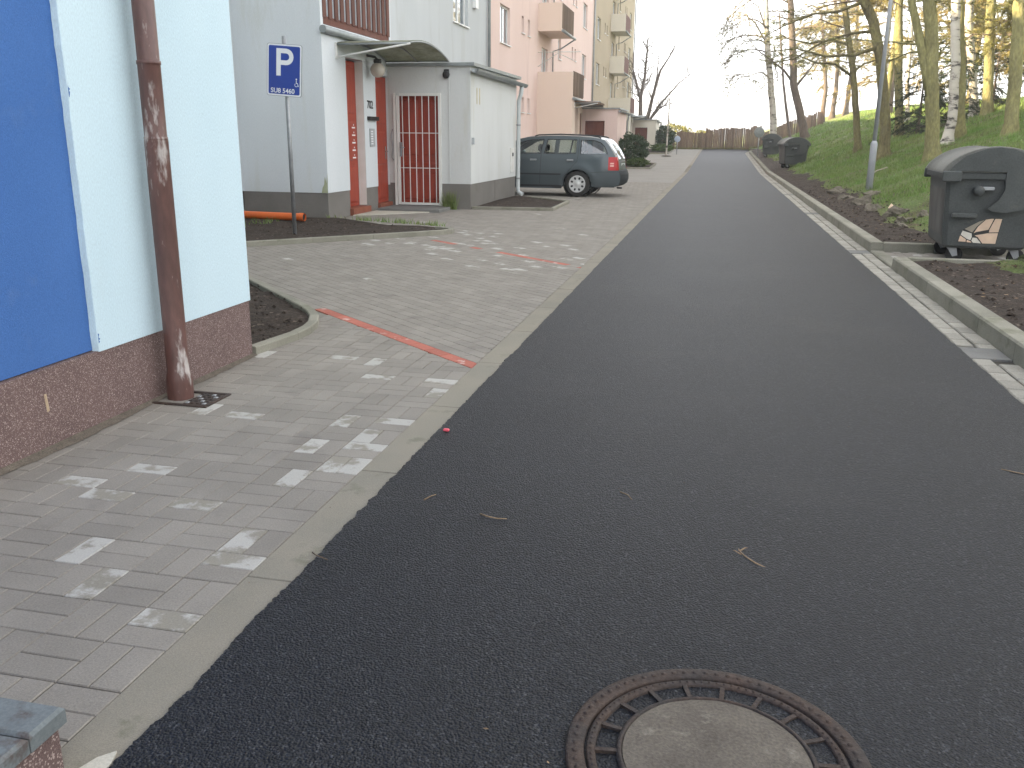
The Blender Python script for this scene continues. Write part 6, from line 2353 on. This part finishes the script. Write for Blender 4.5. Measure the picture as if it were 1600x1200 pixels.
# clods in the soil
b = MB()
rg = random.Random(13)
for k in range(900):
    x, y = rg.uniform(2.26, 3.2), rg.uniform(6.0, 27.0)
    if NOTCH[2] - 0.1 < y < NOTCH[3] + 0.15:
        continue
    s_ = rg.uniform(0.008, 0.035)
    z = bank(x, y) + 0.02
    vv = [(x + s_ * rg.uniform(.6, 1.2) * a, y + s_ * rg.uniform(.6, 1.2) * c, z + s_ * rg.uniform(.4, .9) * d) for a, c, d in ((1, 0, 0), (0, 1, 0), (-1, 0, 0), (0, -1, 0), (0, 0, 1), (0, 0, -.6))]
    b.add(vv, [(0, 1, 4), (1, 2, 4), (2, 3, 4), (3, 0, 4), (1, 0, 5), (2, 1, 5), (3, 2, 5), (0, 3, 5)])
for k in range(700):
    if k < 400:
        x, y = rg.uniform(-8.5, -4.0), rg.uniform(8.5, 14.2)
        if not inside(bed1_poly, x, y):
            continue
    else:
        x, y = rg.uniform(-4.4, -2.95), rg.uniform(5.3, 7.6)
        if not inside(BED2, x, y):
            continue
    s_ = rg.uniform(0.006, 0.022)
    z = 0.045
    vv = [(x + s_ * rg.uniform(.6, 1.2) * a, y + s_ * rg.uniform(.6, 1.2) * c, z + s_ * rg.uniform(.4, .9) * d) for a, c, d in ((1, 0, 0), (0, 1, 0), (-1, 0, 0), (0, -1, 0), (0, 0, 1), (0, 0, -.6))]
    b.add(vv, [(0, 1, 4), (1, 2, 4), (2, 3, 4), (3, 0, 4), (1, 0, 5), (2, 1, 5), (3, 2, 5), (0, 3, 5)])
tag(b.build('soil_clods', SOIL), 'crumbled clods of dark soil in the beds and along the bank', 'soil', kind='stuff')


def rock(label, c, s, seed):
    rg = random.Random(seed)
    b = MB()
    n, m_ = 12, 8
    sx, sy, sz = s
    v = []
    for i in range(m_ + 1):
        for k in range(n):
            th, ph = math.pi * i / m_, 2 * math.pi * k / n
            d = Vector((math.sin(th) * math.cos(ph), math.sin(th) * math.sin(ph), math.cos(th)))
            q = 1 + 0.55 * mnoise.noise(d * 1.5 + Vector((seed * 3.1, 0, 0))) + 0.45 * mnoise.cell(d * 2.2 + Vector((0, seed, 0))) * 0.5 + 0.2 * mnoise.noise(d * 4 + Vector((0, seed, 0)))
            v.append((d.x * sx * q, d.y * sy * q, d.z * sz * q))
    b.add(v, [(i * n + k, i * n + n + k, i * n + n + (k + 1) % n, i * n + (k + 1) % n) for i in range(m_) for k in range(n)], False)
    o = b.build('stone', STONE)
    o.location = c
    tag(o, label, 'stone', 'stones at the foot of the bank')


for i, (x, y, s, lab) in enumerate(((2.95, 15.2, (0.16, 0.2, 0.12), 'largest rough stone at the foot of the bank, left of the nearest bin'), (2.78, 14.6, (0.13, 0.1, 0.07), 'pale flat stone below the largest rough stone on the bank'), (3.05, 16.4, (0.2, 0.16, 0.11), 'mossy rough stone right of the largest one, below the lamp post'),
                                    (2.85, 17.6, (0.16, 0.18, 0.12), 'grey stone in the soil left of the mossy one'), (2.9, 19.2, (0.2, 0.2, 0.15), 'rounded stone half buried below the lamp post foot'), (3.25, 20.4, (0.18, 0.15, 0.1), 'stone lying just before the lamp post'), (2.8, 20.9, (0.15, 0.2, 0.1), 'dark stone in the soil left of the lamp post'), (2.85, 23.0, (0.2, 0.2, 0.13), 'farthest rough stone in the soil along the kerb'),
                                    (3.3, 15.6, (0.1, 0.1, 0.07), 'small stone in the grass behind the largest one'))):
    rock(lab, (x, y, bank(x, y) + s[2] * 0.05), s, i + 3)
b = MB()
xq, yq = 3.05, 17.0
zq = bank(xq, yq) + 0.03
b.add([(xq - 0.05, yq, zq), (xq + 0.05, yq - 0.02, zq), (xq + 0.07, yq + 0.05, zq + 0.02), (xq, yq + 0.03, zq + 0.085), (xq - 0.04, yq + 0.06, zq + 0.01)], [(0, 1, 3), (1, 2, 3), (2, 4, 3), (4, 0, 3), (4, 2, 1, 0)])
tag(b.build('brick_shard', STICKER_A), 'pale orange shard lying among the stones on the bank', 'rubble')
b = MB()
b.tube([(3.7, 24.5, bank(3.7, 24.5) + 0.05), (4.0, 24.9, bank(4.0, 24.9) + 0.10), (4.3, 25.2, bank(4.3, 25.2) + 0.08)], 0.018, 6)
tag(b.build('fallen_branch', mat('bleached_branch', (0.42, 0.38, 0.30), vs=12, rough=0.9)), 'pale bleached branch lying on the grass left of the lamp post', 'branch')

# grit gathered along the foot of the plinth and fallen bits in the gutter
b = MB()
yq = frange(0.8, 5.2, 0.05) + [5.2]
for a, c in zip(yq[:-1], yq[1:]):
    wa = 0.045 + 0.03 * nz(2, a, 2.2) + 0.02 * nz(6, a, 9)
    wb = 0.045 + 0.03 * nz(2, c, 2.2) + 0.02 * nz(6, c, 9)
    b.quad((-2.949, a, 0.014), (-2.949 + max(wa, 0.008), a, 0.003), (-2.949 + max(wb, 0.008), c, 0.003), (-2.949, c, 0.014))
tag(b.build('grit', mat('grit', (0.17, 0.145, 0.115), (0.12, 0.10, 0.08), vs=20, rough=1.0, fine=0.4, fs=150, bump=0.8, bs=150)), 'sandy grit gathered along the foot of the brown plinth', 'grit', kind='stuff')
rg = random.Random(31)
pp = []
for k in range(1500):
    u = rg.random()
    if u < 0.55:
        x, z = rg.choice((1.905, 1.905, 2.03, 1.77)) + rg.gauss(0, 0.012), 0.004
    elif u < 0.75:
        x, z = rg.uniform(1.6, 2.03), 0.010
    elif u < 0.9:
        x, z = rg.uniform(-2.9, -1.3), 0.004
    else:
        x, z = rg.uniform(-1.2, 1.6), 0.024
    y = 1.3 + 24 * rg.random() ** 1.4
    if u >= 0.75 and rg.random() < 0.6:
        continue
    pp.append((x, y, z))
pp = np.array(pp)
v, t = leafquads(pp, 0.0065, NPR, 0.45)
v[:, 2] = np.repeat(pp[:, 2], 4) + (v[:, 2] - np.repeat(pp[:, 2], 4)) * 0.2 + 0.002
tag(link('fallen_bits', big_mesh('fallen_bits', v, t, LEAFLITTER)), 'tiny dry leaf and bark bits on road, gutter and paving', 'litter', kind='stuff')

# ---------------------------------------------------------------- pale veil box over the whole place, added in place of lens glare
b = MB()
b.box(-124, 124, -64, 304, -2.0, 17.0)
hz_o = tag(b.build('glare_veil', None or bpy.data.materials.new('glare_veil_air')), 'thin pale veil of air added to imitate lens glare', kind='stuff')
hm = hz_o.data.materials[0]
hm.use_nodes = True
hm.node_tree.nodes.clear()
_o = hm.node_tree.nodes.new('ShaderNodeOutputMaterial')
_v = hm.node_tree.nodes.new('ShaderNodeVolumePrincipled')
_v.inputs['Color'].default_value = (0.97, 0.98, 1.0, 1)
_v.inputs['Density'].default_value = GLARE_VEIL
_v.inputs['Anisotropy'].default_value = 0.3
hm.node_tree.links.new(_v.outputs[0], _o.inputs['Volume'])
